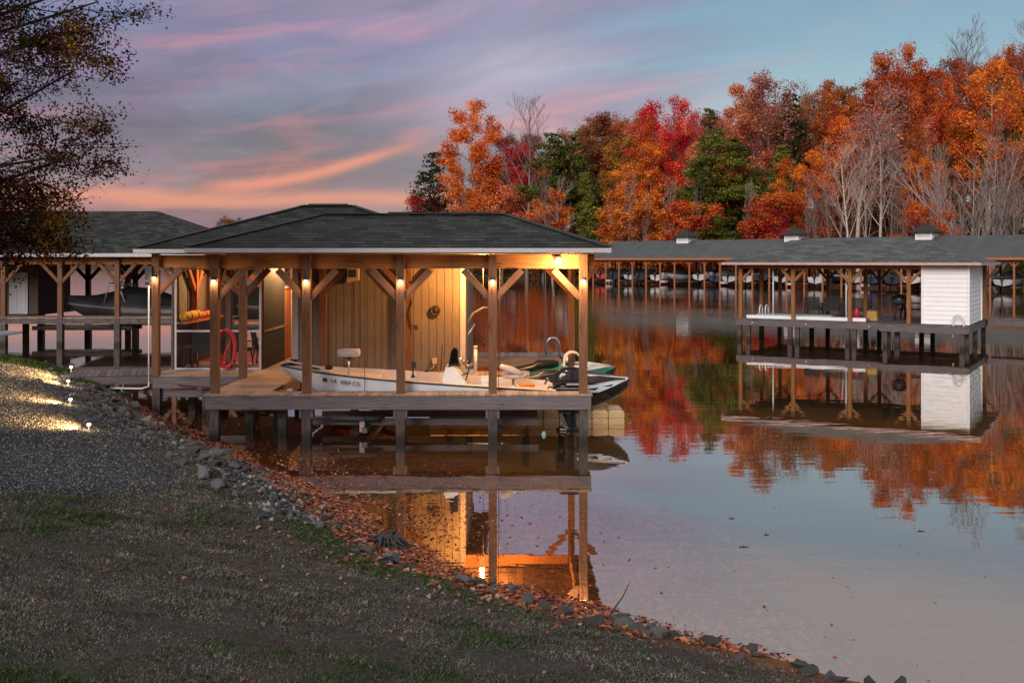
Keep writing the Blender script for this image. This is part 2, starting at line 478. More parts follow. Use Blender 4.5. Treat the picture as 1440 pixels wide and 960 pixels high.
# one bright streak that curves up to the right
q_ = n.math('ADD', az, .30)
cv = n.math('ADD', .070, n.math('ADD', n.math('MULTIPLY', q_, .06), n.math('MULTIPLY', n.math('MULTIPLY', q_, q_), .85)))
sd_ = n.math('SUBTRACT', n.math('ADD', el, n.math('MULTIPLY', n.math('SUBTRACT', c4, .5), .022)), cv)
sm_ = n.math('MULTIPLY', n.math('POWER', 2.718, n.math('MULTIPLY', n.math('MULTIPLY', sd_, sd_), -26000.0)), n.math('MULTIPLY', n.mapr(az, -.33, -.26, 0, .9, True), n.mapr(az, -.16, -.06, 1, 0, True)))
sky = n.mix(sm_, sky, srgb(242, 146, 126))
sky = n.mix(1.0, sky, n.mix(n.math('MULTIPLY', n.mapr(az, -.12, .02, 1, 0, True), n.mapr(el, .24, .36, 1, 0, True)), (1, 1, 1, 1), (.80, .74, .82, 1)), 'MULTIPLY')
sky = n.mix(n.mapr(el, -.03, 0.0, 1, 0), sky, (.06, .055, .05, 1))
bg1 = n.new('ShaderNodeBackground'); n.link(sky, bg1.inputs[0]); bg1.inputs[1].default_value = 1.0
nis = n.new('ShaderNodeTexSky'); nis.sky_type = 'NISHITA'; nis.sun_disc = False
nis.sun_elevation = math.radians(3); nis.sun_rotation = SUN_AZ
bg2 = n.new('ShaderNodeBackground'); n.link(nis.outputs[0], bg2.inputs[0]); bg2.inputs[1].default_value = .05
add = n.new('ShaderNodeAddShader'); n.link(bg1.outputs[0], add.inputs[0]); n.link(bg2.outputs[0], add.inputs[1])
wo = n.new('ShaderNodeOutputWorld'); n.link(add.outputs[0], wo.inputs['Surface'])

sl = bpy.data.lights.new('sun', 'SUN'); sl.energy = 2.7; sl.angle = math.radians(28); sl.color = (1.0, .94, .88)
so = bpy.data.objects.new('sun', sl); COL.objects.link(so)
sdir = Vector((math.sin(SUN_AZ) * math.cos(SUN_EL), math.cos(SUN_AZ) * math.cos(SUN_EL), math.sin(SUN_EL)))
so.rotation_euler = sdir.to_track_quat('Z', 'Y').to_euler()

# ------------------------------------------------------------------ near bank
SHORE = np.array([(-60, 42), (-40, 37), (-24, 33.2), (-16.5, 31.6), (-12.4, 29.4), (-10.2, 26.9), (-9.0, 24.5), (-7.6, 22.3), (-5.7, 20.0), (-3.6, 17.4), (-2.1, 15.2),
                  (-1.1, 13.1), (-.1, 12.1), (1.1, 11.0), (2.1, 10.3), (3.3, 9.45), (5.2, 8.3), (8, 6.3), (13, 2.0), (20, -6), (34, -22)], float)
def shore_sd(x, y):
    """signed distance to the shoreline, positive on land"""
    x = np.asarray(x, float); y = np.asarray(y, float)
    best = np.full(x.shape, 1e9); sgn = np.ones(x.shape)
    for (x0, y0), (x1, y1) in zip(SHORE[:-1], SHORE[1:]):
        dx, dy = x1 - x0, y1 - y0; L2 = dx * dx + dy * dy
        t = np.clip(((x - x0) * dx + (y - y0) * dy) / L2, 0, 1)
        ex, ey = x - (x0 + t * dx), y - (y0 + t * dy)
        d = np.hypot(ex, ey); s = np.sign(dx * ey - dy * ex)
        m = d < best - 1e-9
        best = np.where(m, d, best); sgn = np.where(m, -s, sgn)
    return best * sgn
_rs = np.random.RandomState(3)
_wav = [(_rs.uniform(-1, 1, 2) * f, _rs.uniform(0, 6.28), a) for f, a in ((.5, .06), (.9, .05), (1.7, .03), (3.1, .018), (5.7, .010), (9, .006))]
def bumps(x, y):
    r = 0
    for k, p, a in _wav: r = r + a * np.sin(k[0] * x + k[1] * y + p)
    return r
def vnoise(x, y, seed=0):
    """value noise 0..1, two octaves"""
    def one(x, y, s):
        xi = np.floor(x).astype(np.int64); yi = np.floor(y).astype(np.int64); fx = x - xi; fy = y - yi
        fx = fx * fx * (3 - 2 * fx); fy = fy * fy * (3 - 2 * fy)
        h = lambda a, b: (((a * 73856093) ^ (b * 19349663) ^ (s * 83492791)) * 2654435761 % 4294967296 // 65536 % 4096) / 4095.0
        return (h(xi, yi) * (1 - fx) + h(xi + 1, yi) * fx) * (1 - fy) + (h(xi, yi + 1) * (1 - fx) + h(xi + 1, yi + 1) * fx) * fy
    return .6 * one(x, y, seed + 1) + .4 * one(x * 2.3 + 7, y * 2.3 + 3, seed + 5)
def land_z(x, y, d=None):
    if d is None: d = shore_sd(x, y)
    wob = bumps(x * 1.3, y * 1.3) * 3
    d2 = d + wob * .8
    w_ = np.clip((y - 14.5) / 4.0, 0, 1); w_ = w_ * w_ * (3 - 2 * w_)
    w3 = np.clip((y - 18.0) / 6.0, 0, 1)
    up = (.05 + .40 * w_) * (1 - np.exp(-np.maximum(d2, 0) / (.6 + .4 * w_))) + .36 * w3 * (1 - np.exp(-np.maximum(d2, 0) / 1.1)) + .21 * np.minimum(d2, 8.5) + .05 * np.clip(d2 - 8.5, 0, 40)
    dn = np.where(d2 > -5, .075 * d2, -.375 + .4 * (d2 + 5))
    z = np.where(d2 > 0, up, np.maximum(dn, -3.2))
    return z + bumps(x, y) * np.where(d > 0, .55, .35)
def gx(a, b, fine0, fine1, hf, hc):
    r = list(np.arange(a, fine0, hc)) + list(np.arange(fine0, fine1, hf)) + list(np.arange(fine1, b + hc, hc)); return np.array(r)
def grid_mesh(name, xs, ys, zfn, mat, kind='structure', attrs=None):
    X, Y = np.meshgrid(xs, ys); Z = zfn(X, Y)
    v = np.stack([X.ravel(), Y.ravel(), Z.ravel()], 1)
    nx, ny = len(xs), len(ys)
    i = (np.arange(ny - 1)[:, None] * nx + np.arange(nx - 1)[None]).ravel()
    f = np.stack([i, i + 1, i + 1 + nx, i + nx], 1)
    o = np_mesh(name, v, f, mat, smooth=True, attrs=attrs(X.ravel(), Y.ravel()) if attrs else None)
    o['kind'] = kind
    return o

# masks shared by ground colour, gravel and grass
GRAV = np.array([(-40, 10.6), (-14, 11.2), (-8, 11.6), (-6.2, 12.0), (-5.75, 13.4), (-5.25, 14.7), (-5.4, 15.6), (-6.1, 16.7), (-6.9, 17.9), (-7.9, 19.3), (-9.0, 21.2), (-10.2, 22.9), (-10.9, 23.9), (-12.2, 24.3), (-18, 24.9), (-40, 26)], float)
def poly_sd(P, x, y):
    x = np.asarray(x, float); y = np.asarray(y, float)
    best = np.full(x.shape, 1e9); ins = np.zeros(x.shape, bool)
    n_ = len(P)
    for k in range(n_):
        x0, y0 = P[k]; x1, y1 = P[(k + 1) % n_]
        dx, dy = x1 - x0, y1 - y0
        t = np.clip(((x - x0) * dx + (y - y0) * dy) / (dx * dx + dy * dy), 0, 1)
        best = np.minimum(best, np.hypot(x - x0 - t * dx, y - y0 - t * dy))
        c = ((y0 > y) != (y1 > y)) & (x < dx * (y - y0) / (dy if abs(dy) > 1e-9 else 1e-9) + x0)
        ins ^= c
    return np.where(ins, best, -best)
def grav_sd(x, y): return poly_sd(GRAV, x, y) + bumps(x * 2.1, y * 2.1) * 2.5

def fn(n):   # soil, dormant turf and muddy shore
    pos = n.new('ShaderNodeNewGeometry').outputs['Position']
    at = n.new('ShaderNodeAttribute'); at.attribute_name = 'shore'
    d = at.outputs['Fac']
    n1 = n.noise(pos, .55, 4, .6); n2 = n.noise(pos, 14, 5, .7); n3 = n.noise(pos, 70, 3, .6)
    turf = n.mix(n.mapr(n2, .3, .7), (.030, .026, .023, 1), (.08, .069, .060, 1))
    green = n.mix(n.mapr(n2, .3, .7), (.018, .035, .010, 1), (.04, .075, .02, 1))
    turf = n.mix(n.mapr(n1, .56, .70, 0, .8), turf, green)
    turf = n.mix(1.0, turf, n.mapr(n3, .3, .7, .6, 1.5), 'MULTIPLY')
    mud = n.mix(n.mapr(n2, .3, .7), (.10, .042, .02, 1), (.30, .11, .035, 1))
    deep = n.mix(n.mapr(n2, .3, .7), (.20, .105, .020, 1), (.38, .215, .05, 1))
    mud = n.mix(n.mapr(d, -3.5, -.8), deep, mud)
    c = n.mix(n.mapr(d, .25, .9), mud, turf)
    return pbsdf(n, c, .95, n.bump(n.math('ADD', n2, n.math('MULTIPLY', n3, .5)), .8, .03), spec=.15)
M['ground'] = mat('ground', fn)
xs = gx(-62, 36, -14, 8, .14, .9); ys = gx(-24, 48, 3, 31, .14, .9)
ground = grid_mesh('ground', xs, ys, land_z, M['ground'], attrs=lambda x, y: {'shore': shore_sd(x, y)})

plain('lake_mud', (.17, .125, .085, 1), .9, var=.3)
lb = MB()
for a in ((-900, -24.9, 900, -60), ): pass
S = 1800
lb.face([(-S, -300, -3.6), (S, -300, -3.6), (S, 2600, -3.6), (-S, 2600, -3.6)])
o = lb.build('lakebed', M['lake_mud'], fix=False); o['kind'] = 'structure'

# ------------------------------------------------------------------ water
def fn(n):
    g = n.new('ShaderNodeNewGeometry'); pos = g.outputs['Position']
    sp = n.new('ShaderNodeSeparateXYZ'); n.link(pos, sp.inputs[0])
    # a light breeze ruffles a band across the middle of the cove
    ruf = n.math('MULTIPLY', n.mapr(sp.outputs[1], 44, 66, 0, 1, True), n.mapr(sp.outputs[1], 95, 150, 1, .25, True))
    big = n.noise(n.scale(pos, (.05, .03, 1)), 1.0, 3, .6)
    ruf = n.math('MULTIPLY', ruf, n.mapr(big, .38, .55, .25, 1, True))
    ruf = n.math('MAXIMUM', ruf, n.math('MULTIPLY', n.mapr(sp.outputs[0], -14, -24, 0, 1.3, True), n.mapr(sp.outputs[1], 56, 75, 0, 1, True)))
    r1 = n.noise(n.scale(pos, (.9, 2.6, 1)), 1.0, 2, .5); r2 = n.noise(n.scale(pos, (.25, .7, 1)), 1.0, 2, .5)
    h = n.math('ADD', n.math('MULTIPLY', r1, .5), r2)
    b = n.new('ShaderNodeBump'); n.link(h, b.inputs['Height']); b.inputs['Distance'].default_value = .10
    n.link(n.mapr(ruf, 0, 1, .032, .16), b.inputs['Strength'])
    dot = n.new('ShaderNodeVectorMath', operation='DOT_PRODUCT'); n.link(g.outputs['Normal'], dot.inputs[0]); n.link(g.outputs['Incoming'], dot.inputs[1])
    c = n.math('ABSOLUTE', dot.outputs['Value'])
    fac = n.math('ADD', .09, n.math('MULTIPLY', n.math('POWER', n.math('SUBTRACT', 1.0, c), 2.35), .88))
    gl = n.new('ShaderNodeBsdfGlossy'); gl.inputs['Color'].default_value = (1.0, .955, .915, 1); n.link(b.outputs[0], gl.inputs['Normal'])
    n.link(n.mapr(ruf, 0, 1, .012, .07), gl.inputs['Roughness'])
    t = n.new('ShaderNodeBsdfTransparent'); t.inputs[0].default_value = (.84, .70, .50, 1)
    sd = n.new('ShaderNodeBsdfDiffuse'); sd.inputs[0].default_value = (.22, .16, .09, 1)
    m0 = n.new('ShaderNodeMixShader'); m0.inputs[0].default_value = .12; n.link(t.outputs[0], m0.inputs[1]); n.link(sd.outputs[0], m0.inputs[2])
    mx = n.new('ShaderNodeMixShader'); n.link(fac, mx.inputs[0]); n.link(m0.outputs[0], mx.inputs[1]); n.link(gl.outputs[0], mx.inputs[2])
    return mx.outputs[0]
M['water'] = mat('water', fn)
wb = MB(); wb.face([(-S, -300, 0), (S, -300, 0), (S, 2600, 0), (-S, 2600, 0)])
o = wb.build('water', M['water'], fix=False); o['kind'] = 'structure'

# ------------------------------------------------------------------ gravel path
def fn(n):
    pos = n.new('ShaderNodeNewGeometry').outputs['Position']
    v = n.new('ShaderNodeTexVoronoi'); n.link(pos, v.inputs['Vector']); v.inputs['Scale'].default_value = 26
    w = n.noise(pos, .6, 4, .6)
    c = n.mix(n.mapr(v.outputs['Color'], .1, .9), (.030, .032, .036, 1), (.09, .094, .10, 1))
    c = n.mix(1.0, c, n.mapr(w, .3, .7, .8, 1.2), 'MULTIPLY')
    return pbsdf(n, c, .9, n.bump(v.outputs['Distance'], .9, .03), spec=.2)
M['gravel'] = mat('gravel', fn)
gxs = np.arange(-24, -3.6, .16); gys = np.arange(8.2, 30.4, .16)
X, Y = np.meshgrid(gxs, gys); Dg = grav_sd(X, Y)
Z = land_z(X, Y) + np.clip(Dg * .15, -.06, .035)
nx = len(gxs); ny = len(gys); i = (np.arange(ny - 1)[:, None] * nx + np.arange(nx - 1)[None])
keep = (Dg[:-1, :-1] > -.25) & (Dg[1:, 1:] > -.25)
i = i[keep].ravel(); f = np.stack([i, i + 1, i + 1 + nx, i + nx], 1)
o = np_mesh('path', np.stack([X.ravel(), Y.ravel(), Z.ravel()], 1), f, M['gravel'], smooth=True); o['kind'] = 'structure'

rs = np.random.RandomState(11)
def in_view(x, y, z, pad=60):
    px = 720 + F * x / y; py = 366 - F * (z - CAM_Z) / y
    return (px > -pad) & (px < 1440 + pad) & (py < 960 + pad) & (py > -pad)
# loose stones
OCT = np.array([(1, 0, 0), (-1, 0, 0), (0, 1, 0), (0, -1, 0), (0, 0, 1), (0, 0, -1)], float)
OF = np.array([(0, 2, 4), (2, 1, 4), (1, 3, 4), (3, 0, 4), (2, 0, 5), (1, 2, 5), (3, 1, 5), (0, 3, 5)])
def scatter_stones(name, x, y, z, size, mat):
    k = len(x)
    v = OCT[None] * rs.uniform(.6, 1.25, (k, 6, 3)) + rs.normal(0, .18, (k, 6, 3))
    v *= size[:, None, None] * np.array([1, 1, .72])
    a = rs.uniform(0, 6.28, k); c, s = np.cos(a)[:, None], np.sin(a)[:, None]
    vx = v[..., 0] * c - v[..., 1] * s; vy = v[..., 0] * s + v[..., 1] * c
    v = np.stack([vx + x[:, None], vy + y[:, None], v[..., 2] + z[:, None]], 2).reshape(-1, 3)
    f = (OF[None] + (np.arange(k) * 6)[:, None, None]).reshape(-1, 3)
    return np_mesh(name, v, f, mat)
def fn(n):
    isl = n.new('ShaderNodeNewGeometry').outputs['Random Per Island']
    c = n.ramp(isl, [(0, (.018, .019, .022, 1)), (.5, (.055, .057, .062, 1)), (.85, (.12, .12, .127, 1)), (1, (.30, .29, .28, 1))])
    return pbsdf(n, c, .85, spec=.25)
M['stone_bits'] = mat('stone_bits', fn)
K = 420000
yy = rs.uniform(8.3, 27, K) ** 1.0; xx = rs.uniform(-16, -3.8, K)
keep = rs.uniform(0, 1, K) < np.clip((13.0 / yy) ** 1.6, .1, 1)
xx, yy = xx[keep], yy[keep]; dg = grav_sd(xx, yy)
keep = dg > rs.normal(-.15, .38, len(xx)); xx, yy, dg = xx[keep], yy[keep], dg[keep]
zz = land_z(xx, yy) + np.clip(dg * .15, -.01, .035); keep = in_view(xx, yy, zz); xx, yy, zz = xx[keep], yy[keep], zz[keep]
o = scatter_stones('gravel', xx, yy, zz + .006, rs.uniform(.006, .017, len(xx)) * (.8 + yy / 40), M['stone_bits'])
tag(o, 'loose blue-grey crushed stone covering the driveway beside the bank', 'gravel', kind='stuff')

# ------------------------------------------------------------------ lawn
def patch(x, y):
    """0 dormant .. 1 green"""
    g = vnoise(x * .55 + 4, y * .55, 21) * .65 + vnoise(x * 2.2, y * 2.2, 4) * .35
    p = np.clip((g - .58) * 4.0, 0, 1) * .6
    d = shore_sd(x, y)
    px = 720 + F * x / np.maximum(y, 1)
    strip = np.clip(1 - np.abs(d - 1.15) / .75, 0, 1) * np.clip((y - 9.5) / 2, 0, 1) * np.clip((16.0 - y) / 1.5, 0, 1)
    back = np.clip((y - 23.2) / .8, 0, 1) * (x < -9)
    near = np.clip((-2.2 - x + .8 * bumps(x * 2, y * 2) * 8) / .8, 0, 1) * np.clip((7.0 - y) / 1.0, 0, 1) * .75
    return np.clip(np.maximum.reduce([.035 + p * .75, strip * (.35 + p) * np.clip((14.2 - y) / 1.0, 0, 1), back, near]), 0, 1)
def fn(n):
    isl = n.new('ShaderNodeNewGeometry').outputs['Random Per Island']
    at = n.new('ShaderNodeAttribute'); at.attribute_name = 'green'
    dry = n.ramp(isl, [(0, (.024, .021, .019, 1)), (.4, (.092, .082, .073, 1)), (.75, (.20, .18, .16, 1)), (1, (.36, .33, .30, 1))])
    gr = n.ramp(isl, [(0, (.014, .030, .008, 1)), (.6, (.035, .080, .016, 1)), (1, (.08, .14, .03, 1))])
    pos = n.new('ShaderNodeNewGeometry').outputs['Position']
    pa = n.noise(n.scale(pos, (1, 1.6, 1)), 1.5, 5, .65)
    dry = n.mix(1.0, dry, n.ramp(pa, [(.3, (.5, .46, .46, 1)), (.5, (1.0, .97, .95, 1)), (.7, (1.7, 1.6, 1.5, 1))]), 'MULTIPLY')
    c = n.mix(at.outputs['Fac'], dry, gr)
    d = n.new('ShaderNodeBsdfDiffuse'); n.link(c, d.inputs[0]); t = n.new('ShaderNodeBsdfTranslucent'); n.link(c, t.inputs[0])
    mx = n.new('ShaderNodeMixShader'); mx.inputs[0].default_value = .2; n.link(d.outputs[0], mx.inputs[1]); n.link(t.outputs[0], mx.inputs[2]); return mx.outputs[0]
M['grass'] = mat('grass', fn)
K = 4400000
yy = 3.4 + (32 - 3.4) * rs.uniform(0, 1, K) ** 1.9; xx = (rs.uniform(-.56, .56, K)) * yy
d = shore_sd(xx, yy); keep = (d > .25 + rs.uniform(0, .7, K)); xx, yy, d = xx[keep], yy[keep], d[keep]
dg = grav_sd(xx, yy); keep = dg < rs.normal(-.08, .12, len(xx)); xx, yy, d = xx[keep], yy[keep], d[keep]
zz = land_z(xx, yy, d); keep = in_view(xx, yy, zz, 40); xx, yy, zz, d = xx[keep], yy[keep], zz[keep], d[keep]
clump = (vnoise(xx * 5, yy * 5, 3) - .5) * 1.5 + (vnoise(xx * 1.1, yy * 1.1, 9) - .5) * 1.2
keep = rs.uniform(0, 1, len(xx)) < np.clip(.80 + clump * .7, .25, 1); xx, yy, zz, d, clump = xx[keep], yy[keep], zz[keep], d[keep], clump[keep]
# keep a fairly even density on the ground near the camera, thinner farther off
keep = rs.uniform(0, 1, len(xx)) < np.clip(.33 + .02 * yy, 0, 1); xx, yy, zz, clump = xx[keep], yy[keep], zz[keep], clump[keep]
K = len(xx); gpat = patch(xx, yy); gr = np.where(rs.uniform(0, 1, K) < gpat, 1.0, 0.0) * rs.uniform(.75, 1, K)
hh = rs.uniform(.005, .017, K) * (1 + 1.0 * gr) * np.where(yy > 23, 1.7, 1) * np.clip(1.1 + clump * .8, .6, 2.2) * np.clip(.75 + yy / 22, .8, 1.6); ww = hh * rs.uniform(.10, .2, K) + .0012 * yy / 6
a = rs.uniform(0, 6.28, K); ln = rs.normal(0, 1, (K, 2)) * hh[:, None] * .75
base = np.stack([xx, yy, zz - .004], 1); side = np.stack([np.cos(a) * ww, np.sin(a) * ww, np.zeros(K)], 1)
tip = base + np.stack([ln[:, 0], ln[:, 1], hh], 1)
v = np.stack([base - side, base + side, tip], 1).reshape(-1, 3); f = np.arange(K * 3).reshape(-1, 3)
o = np_mesh('grass', v, f, M['grass'], attrs={'green': np.repeat(gr, 3)})
tag(o, 'short dormant brown lawn with green patches sloping to the water', 'grass', kind='stuff')
print('grass blades', K)

# ------------------------------------------------------------------ leaf litter
def leaf_cards(x, y, z, size, flat=.35, fold=.35):
    k = len(x); a = rs.uniform(0, 6.28, k)
    u = np.stack([np.cos(a), np.sin(a), rs.normal(0, flat, k)], 1); w_ = np.stack([-np.sin(a), np.cos(a), rs.normal(0, flat, k)], 1)
    c = np.stack([x, y, z], 1); s = size[:, None]; up = np.array([0, 0, 1.0])[None] * s * fold * rs.uniform(.2, 1, (k, 1))
    p0 = c - u * s; p2 = c + u * s; p1 = c + w_ * s * .55 + up; p3 = c - w_ * s * .55 + up
    v = np.stack([p0, p1, p2, p3], 1).reshape(-1, 3); b = (np.arange(k) * 4)[:, None]
    return v, np.concatenate([b + np.array([[0, 1, 2]]), b + np.array([[0, 2, 3]])], 0)
def litter_mat(name, stops):
    def fn(n):
        isl = n.new('ShaderNodeNewGeometry').outputs['Random Per Island']
        return pbsdf(n, n.ramp(isl, stops), .7, spec=.25)
    M[name] = mat(name, fn)
litter_mat('shore_leaves', [(0, (.06, .020, .016, 1)), (.3, (.15, .040, .024, 1)), (.6, (.30, .075, .030, 1)), (.85, (.44, .14, .05, 1)), (1, (.36, .27, .22, 1))])
litter_mat('lawn_leaves', [(0, (.06, .026, .016, 1)), (.4, (.15, .055, .022, 1)), (.75, (.22, .11, .06, 1)), (1, (.30, .23, .19, 1))])
K = 700000
yy = rs.uniform(9.8, 27, K); xx = rs.uniform(-10.5, 3.5, K); d = shore_sd(xx, yy)
far_ = np.clip((yy - 11.5) / 5, .15, 1)
mid_ = np.clip((yy - 13) / 3, 0, 1) * np.clip((25 - yy) / 2, 0, 1)
wgt = np.maximum(np.exp(-((d + .2) / .7) ** 2), mid_ * (np.abs(d - .2) < .8) * .9) + far_ * 1.1 * np.exp(-((d + .8) / 2.9) ** 2) * (d < 0) * np.clip(vnoise(xx * .9, yy * .9, 2) * 2.2 - .35, .1, 1)
wgt *= np.clip((yy - 9.5) / 3, .25, 1) * np.clip(.6 + bumps(xx * 2, yy * 2) * 6, .25, 1)
keep = (rs.uniform(0, 1, K) < wgt * .62) & (d < 1.5) & (d > -5); xx, yy, d = xx[keep], yy[keep], d[keep]; zz = land_z(xx, yy, d)
float_ = (zz < -.05) & (rs.uniform(0, 1, len(xx)) < .16 * np.exp(np.minimum(d + .3, 0) * 1.5) * np.clip((yy - 12) / 3, .1, 1)); zz = np.where(float_, .004, zz + .012)
v, f = leaf_cards(xx, yy, zz, rs.uniform(.025, .065, len(xx)) * np.where(float_, .6, 1), .22)
o = np_mesh('leaf_litter', v, f, M['shore_leaves']); print('litter', len(xx))
tag(o, 'drift of wet orange and red fallen leaves along the waterline', 'fallen leaves', kind='stuff')
K = 4200
yy = 3.6 + 15 * rs.uniform(0, 1, K) ** 1.3; xx = rs.uniform(-.55, .55, K) * yy; d = shore_sd(xx, yy)
dens = np.where(d < 3.2, .5, .12) * np.clip((yy - 4) / 6, .05, 1)
keep = (d > .5) & (rs.uniform(0, 1, K) < dens); xx, yy, d = xx[keep], yy[keep], d[keep]
# small drifts beside the green strip
for cx, cy, k in ((-3.05, 13.0, 26), (-2.0, 12.0, 22), (-2.5, 12.3, 20), (-1.2, 11.3, 14), (-.55, 10.8, 14), (-3.5, 12.7, 10), (.6, 10.0, 8)):
    xx = np.append(xx, rs.normal(cx, .22, k)); yy = np.append(yy, rs.normal(cy, .22, k))
zz = land_z(xx, yy) + .02
v, f = leaf_cards(xx, yy, zz, rs.uniform(.010, .034, len(xx)) * np.clip(.55 + yy / 14, .7, 1.6), .3, .5)
o = np_mesh('fallen_leaves', v, f, M['lawn_leaves'])
tag(o, 'scattered dry tan and rust leaves lying on the brown lawn', 'fallen leaves', kind='stuff')

# ------------------------------------------------------------------ riprap stones
def fn(n):
    oc = n.new('ShaderNodeObjectInfo'); o = n.coord('Object')
    g = n.noise(o, 9, 6, .7); b = n.noise(o, 2.2, 3, .6)
    c = n.mix(1.0, oc.outputs['Color'], n.mapr(g, .3, .7, .55, 1.5), 'MULTIPLY')
    c = n.mix(n.mapr(b, .58, .75, 0, .5), c, (.09, .07, .055, 1))
    return pbsdf(n, c, .85, n.bump(g, .8, .03), spec=.3)
M['rock'] = mat('rock', fn)
import bmesh
def rock_mesh(seed):
    r = random.Random(seed); bm = bmesh.new()
    for i in range(13):
        d = Vector((r.gauss(0, 1), r.gauss(0, 1), r.gauss(0, 1))).normalized()
        d.x *= 1.0; d.y *= r.uniform(.6, .85); d.z *= r.uniform(.4, .6); bm.verts.new(d * r.uniform(.8, 1.05))
    ret = bmesh.ops.convex_hull(bm, input=bm.verts)
    bmesh.ops.delete(bm, geom=[g for g in ret['geom_interior'] if isinstance(g, bmesh.types.BMVert)], context='VERTS')
    bmesh.ops.bevel(bm, geom=bm.edges[:], offset=.022, segments=1, affect='EDGES', clamp_overlap=True)
    me = bpy.data.meshes.new('rock'); bm.to_mesh(me); bm.free(); me.materials.append(M['rock']); return me
RM = [rock_mesh(40 + k) for k in range(10)]
rr = random.Random(5)
def rock(x, y, s, label, group=None, sink=.25, col=None, cat='rock'):
    o = bpy.data.objects.new('rock', rr.choice(RM)); COL.objects.link(o)
    z = float(land_z(np.array([x]), np.array([y]))[0])
    o.location = (x, y, z + s * (.5 - sink) * .7); o.scale = (s, s * rr.uniform(.8, 1.1), s * rr.uniform(.8, 1.15))
    o.rotation_euler = (rr.uniform(-.4, .4), rr.uniform(-.4, .4), rr.uniform(0, 6.28))
    g = rr.triangular(.028, .13, .05)
    o.color = col or (g, g * rr.uniform(.93, .99), g * rr.uniform(.88, 1.02), 1)
    tag(o, label, cat, group); return o
def shore_pt(s, d):
    """point at arc parameter s (polyline index) and inland distance d"""
    i = int(s); t = s - i; p = SHORE[i] * (1 - t) + SHORE[i + 1] * t; q = SHORE[i + 1] - SHORE[i]; q = q / np.hypot(*q)
    nrm = np.array([q[1], -q[0]])
    a = p + nrm * .01
    if shore_sd(np.array([a[0]]), np.array([a[1]]))[0] < 0: nrm = -nrm
    return p + nrm * d
rock(4.35, 8.95, .24, 'dark boulder standing in the water at the near end of the bank', sink=.3, col=(.035, .033, .033, 1))
rock(-4.95, 15.75, .25, 'largest pale grey boulder where the gravel, lawn and rocks meet', col=(.13, .13, .14, 1))
rock(-4.55, 15.35, .20, 'flat-topped grey boulder at the lawn corner of the rock bank', col=(.10, .10, .115, 1))
rock(-7.2, 19.6, .36, 'tan flat slab lying among the rocks below the path lights', col=(.22, .18, .15, 1))
rock(-1.55, 12.75, .26, 'rounded blue-grey boulder beside the old stump', col=(.11, .115, .13, 1))
rock(-.55, 12.0, .20, 'grey stone at the shore between the stump and the dead stick', col=(.10, .105, .115, 1))
for k in range(172):      # bank between the gangway and the lawn corner
    s = rr.uniform(4.3, 9.0); d = rr.triangular(.3, 2.5, 1.35)
    p = shore_pt(s, d)
    rock(p[0], p[1], rr.triangular(.07, .30, .12), 'rough grey stone in the riprap bank below the gravel path', 'riprap stones on the bank beside the gravel')
for k in range(88):      # thin line of stones along the lawn
    s = rr.uniform(8.6, 15.6); b_ = 1.15 if s < 10.3 else max(.28, 1.15 - .87 * (s - 10.3) / 1.2); p = shore_pt(s, b_ + rr.uniform(-.3, .3))
    rock(p[0], p[1], rr.triangular(.05, .19, .09), 'small grey stone edging the lawn at the waterline', 'stones edging the lawn along the water')
for k in range(26):      # far bank by the gangway and beyond
    s = rr.uniform(2.6, 4.5); p = shore_pt(s, rr.uniform(.1, 1.3))
    rock(p[0], p[1], rr.triangular(.10, .3, .16), 'grey stone on the bank beyond the gangway', 'stones on the bank beyond the gangway')

# small broken stone packed between the boulders
K = 15000
ss = rs.uniform(4.0, 10.4, K); i_ = ss.astype(int); t_ = (ss - i_)[:, None]; p_ = SHORE[i_] * (1 - t_) + SHORE[i_ + 1] * t_; q_ = SHORE[i_ + 1] - SHORE[i_]; q_ /= np.hypot(q_[:, 0], q_[:, 1])[:, None]
dd_ = rs.normal(1.45, .55, K) * np.where(ss > 8.6, .75, 1); p_ = p_ + np.stack([q_[:, 1], -q_[:, 0]], 1) * dd_[:, None]
d = shore_sd(p_[:, 0], p_[:, 1]); keep = (d > .15) & (rs.uniform(0, 1, K) < np.where(ss > 8.6, .25, .8)); p_ = p_[keep]
o = scatter_stones('rubble', p_[:, 0], p_[:, 1], land_z(p_[:, 0], p_[:, 1]) + .01, rs.triangular(.015, .03, .085, len(p_)), M['stone_bits'])
tag(o, 'small broken grey stone packed between the boulders of the bank', 'rubble', kind='stuff')
# stump and sticks
sb = MB(); r2 = random.Random(8); sx, sy = -1.72, 13.62
for k in range(54):
    a = r2.uniform(0, 6.28); L = r2.uniform(.08, .36) ; r0 = r2.uniform(.01, .13)
    sb.tube([(sx + r0 * math.cos(a), sy + r0 * math.sin(a), .15 + r2.uniform(-.08, .07)), (sx + (r0 + L * .45) * math.cos(a + r2.uniform(-.7, .7)), sy + (r0 + L * .45) * math.sin(a + r2.uniform(-.7, .7)), .10 + r2.uniform(-.08, .12)), (sx + (r0 + L) * math.cos(a + .3), sy + (r0 + L) * math.sin(a + .3), -.05)], [.022, .016, .006], 5)
sb.tube([(sx, sy, -.1), (sx, sy, .20)], [.13, .09], 9)
plain('stump', (.045, .038, .040, 1), .9, var=.5, vscale=20, bump=.5)
o = sb.build('tree_stump', M['stump'], loc=(sx, sy, 0)); tag(o, 'grey tangled tree stump with spreading roots at the waterline', 'stump')
st = MB(); st.tube([(1.05, 11.05, -.05), (1.16, 11.0, .14), (1.22, 11.0, .22), (1.30, 10.98, .40)], [.012, .010, .008, .004], 6); st.tube([(1.16, 11.0, .14), (1.20, 11.02, .19)], [.006, .003], 5)
o = st.build('stick', M['stump'], loc=(1.05, 11.05, 0)); tag(o, 'thin dead stick poking out of the water near the lawn edge', 'stick')
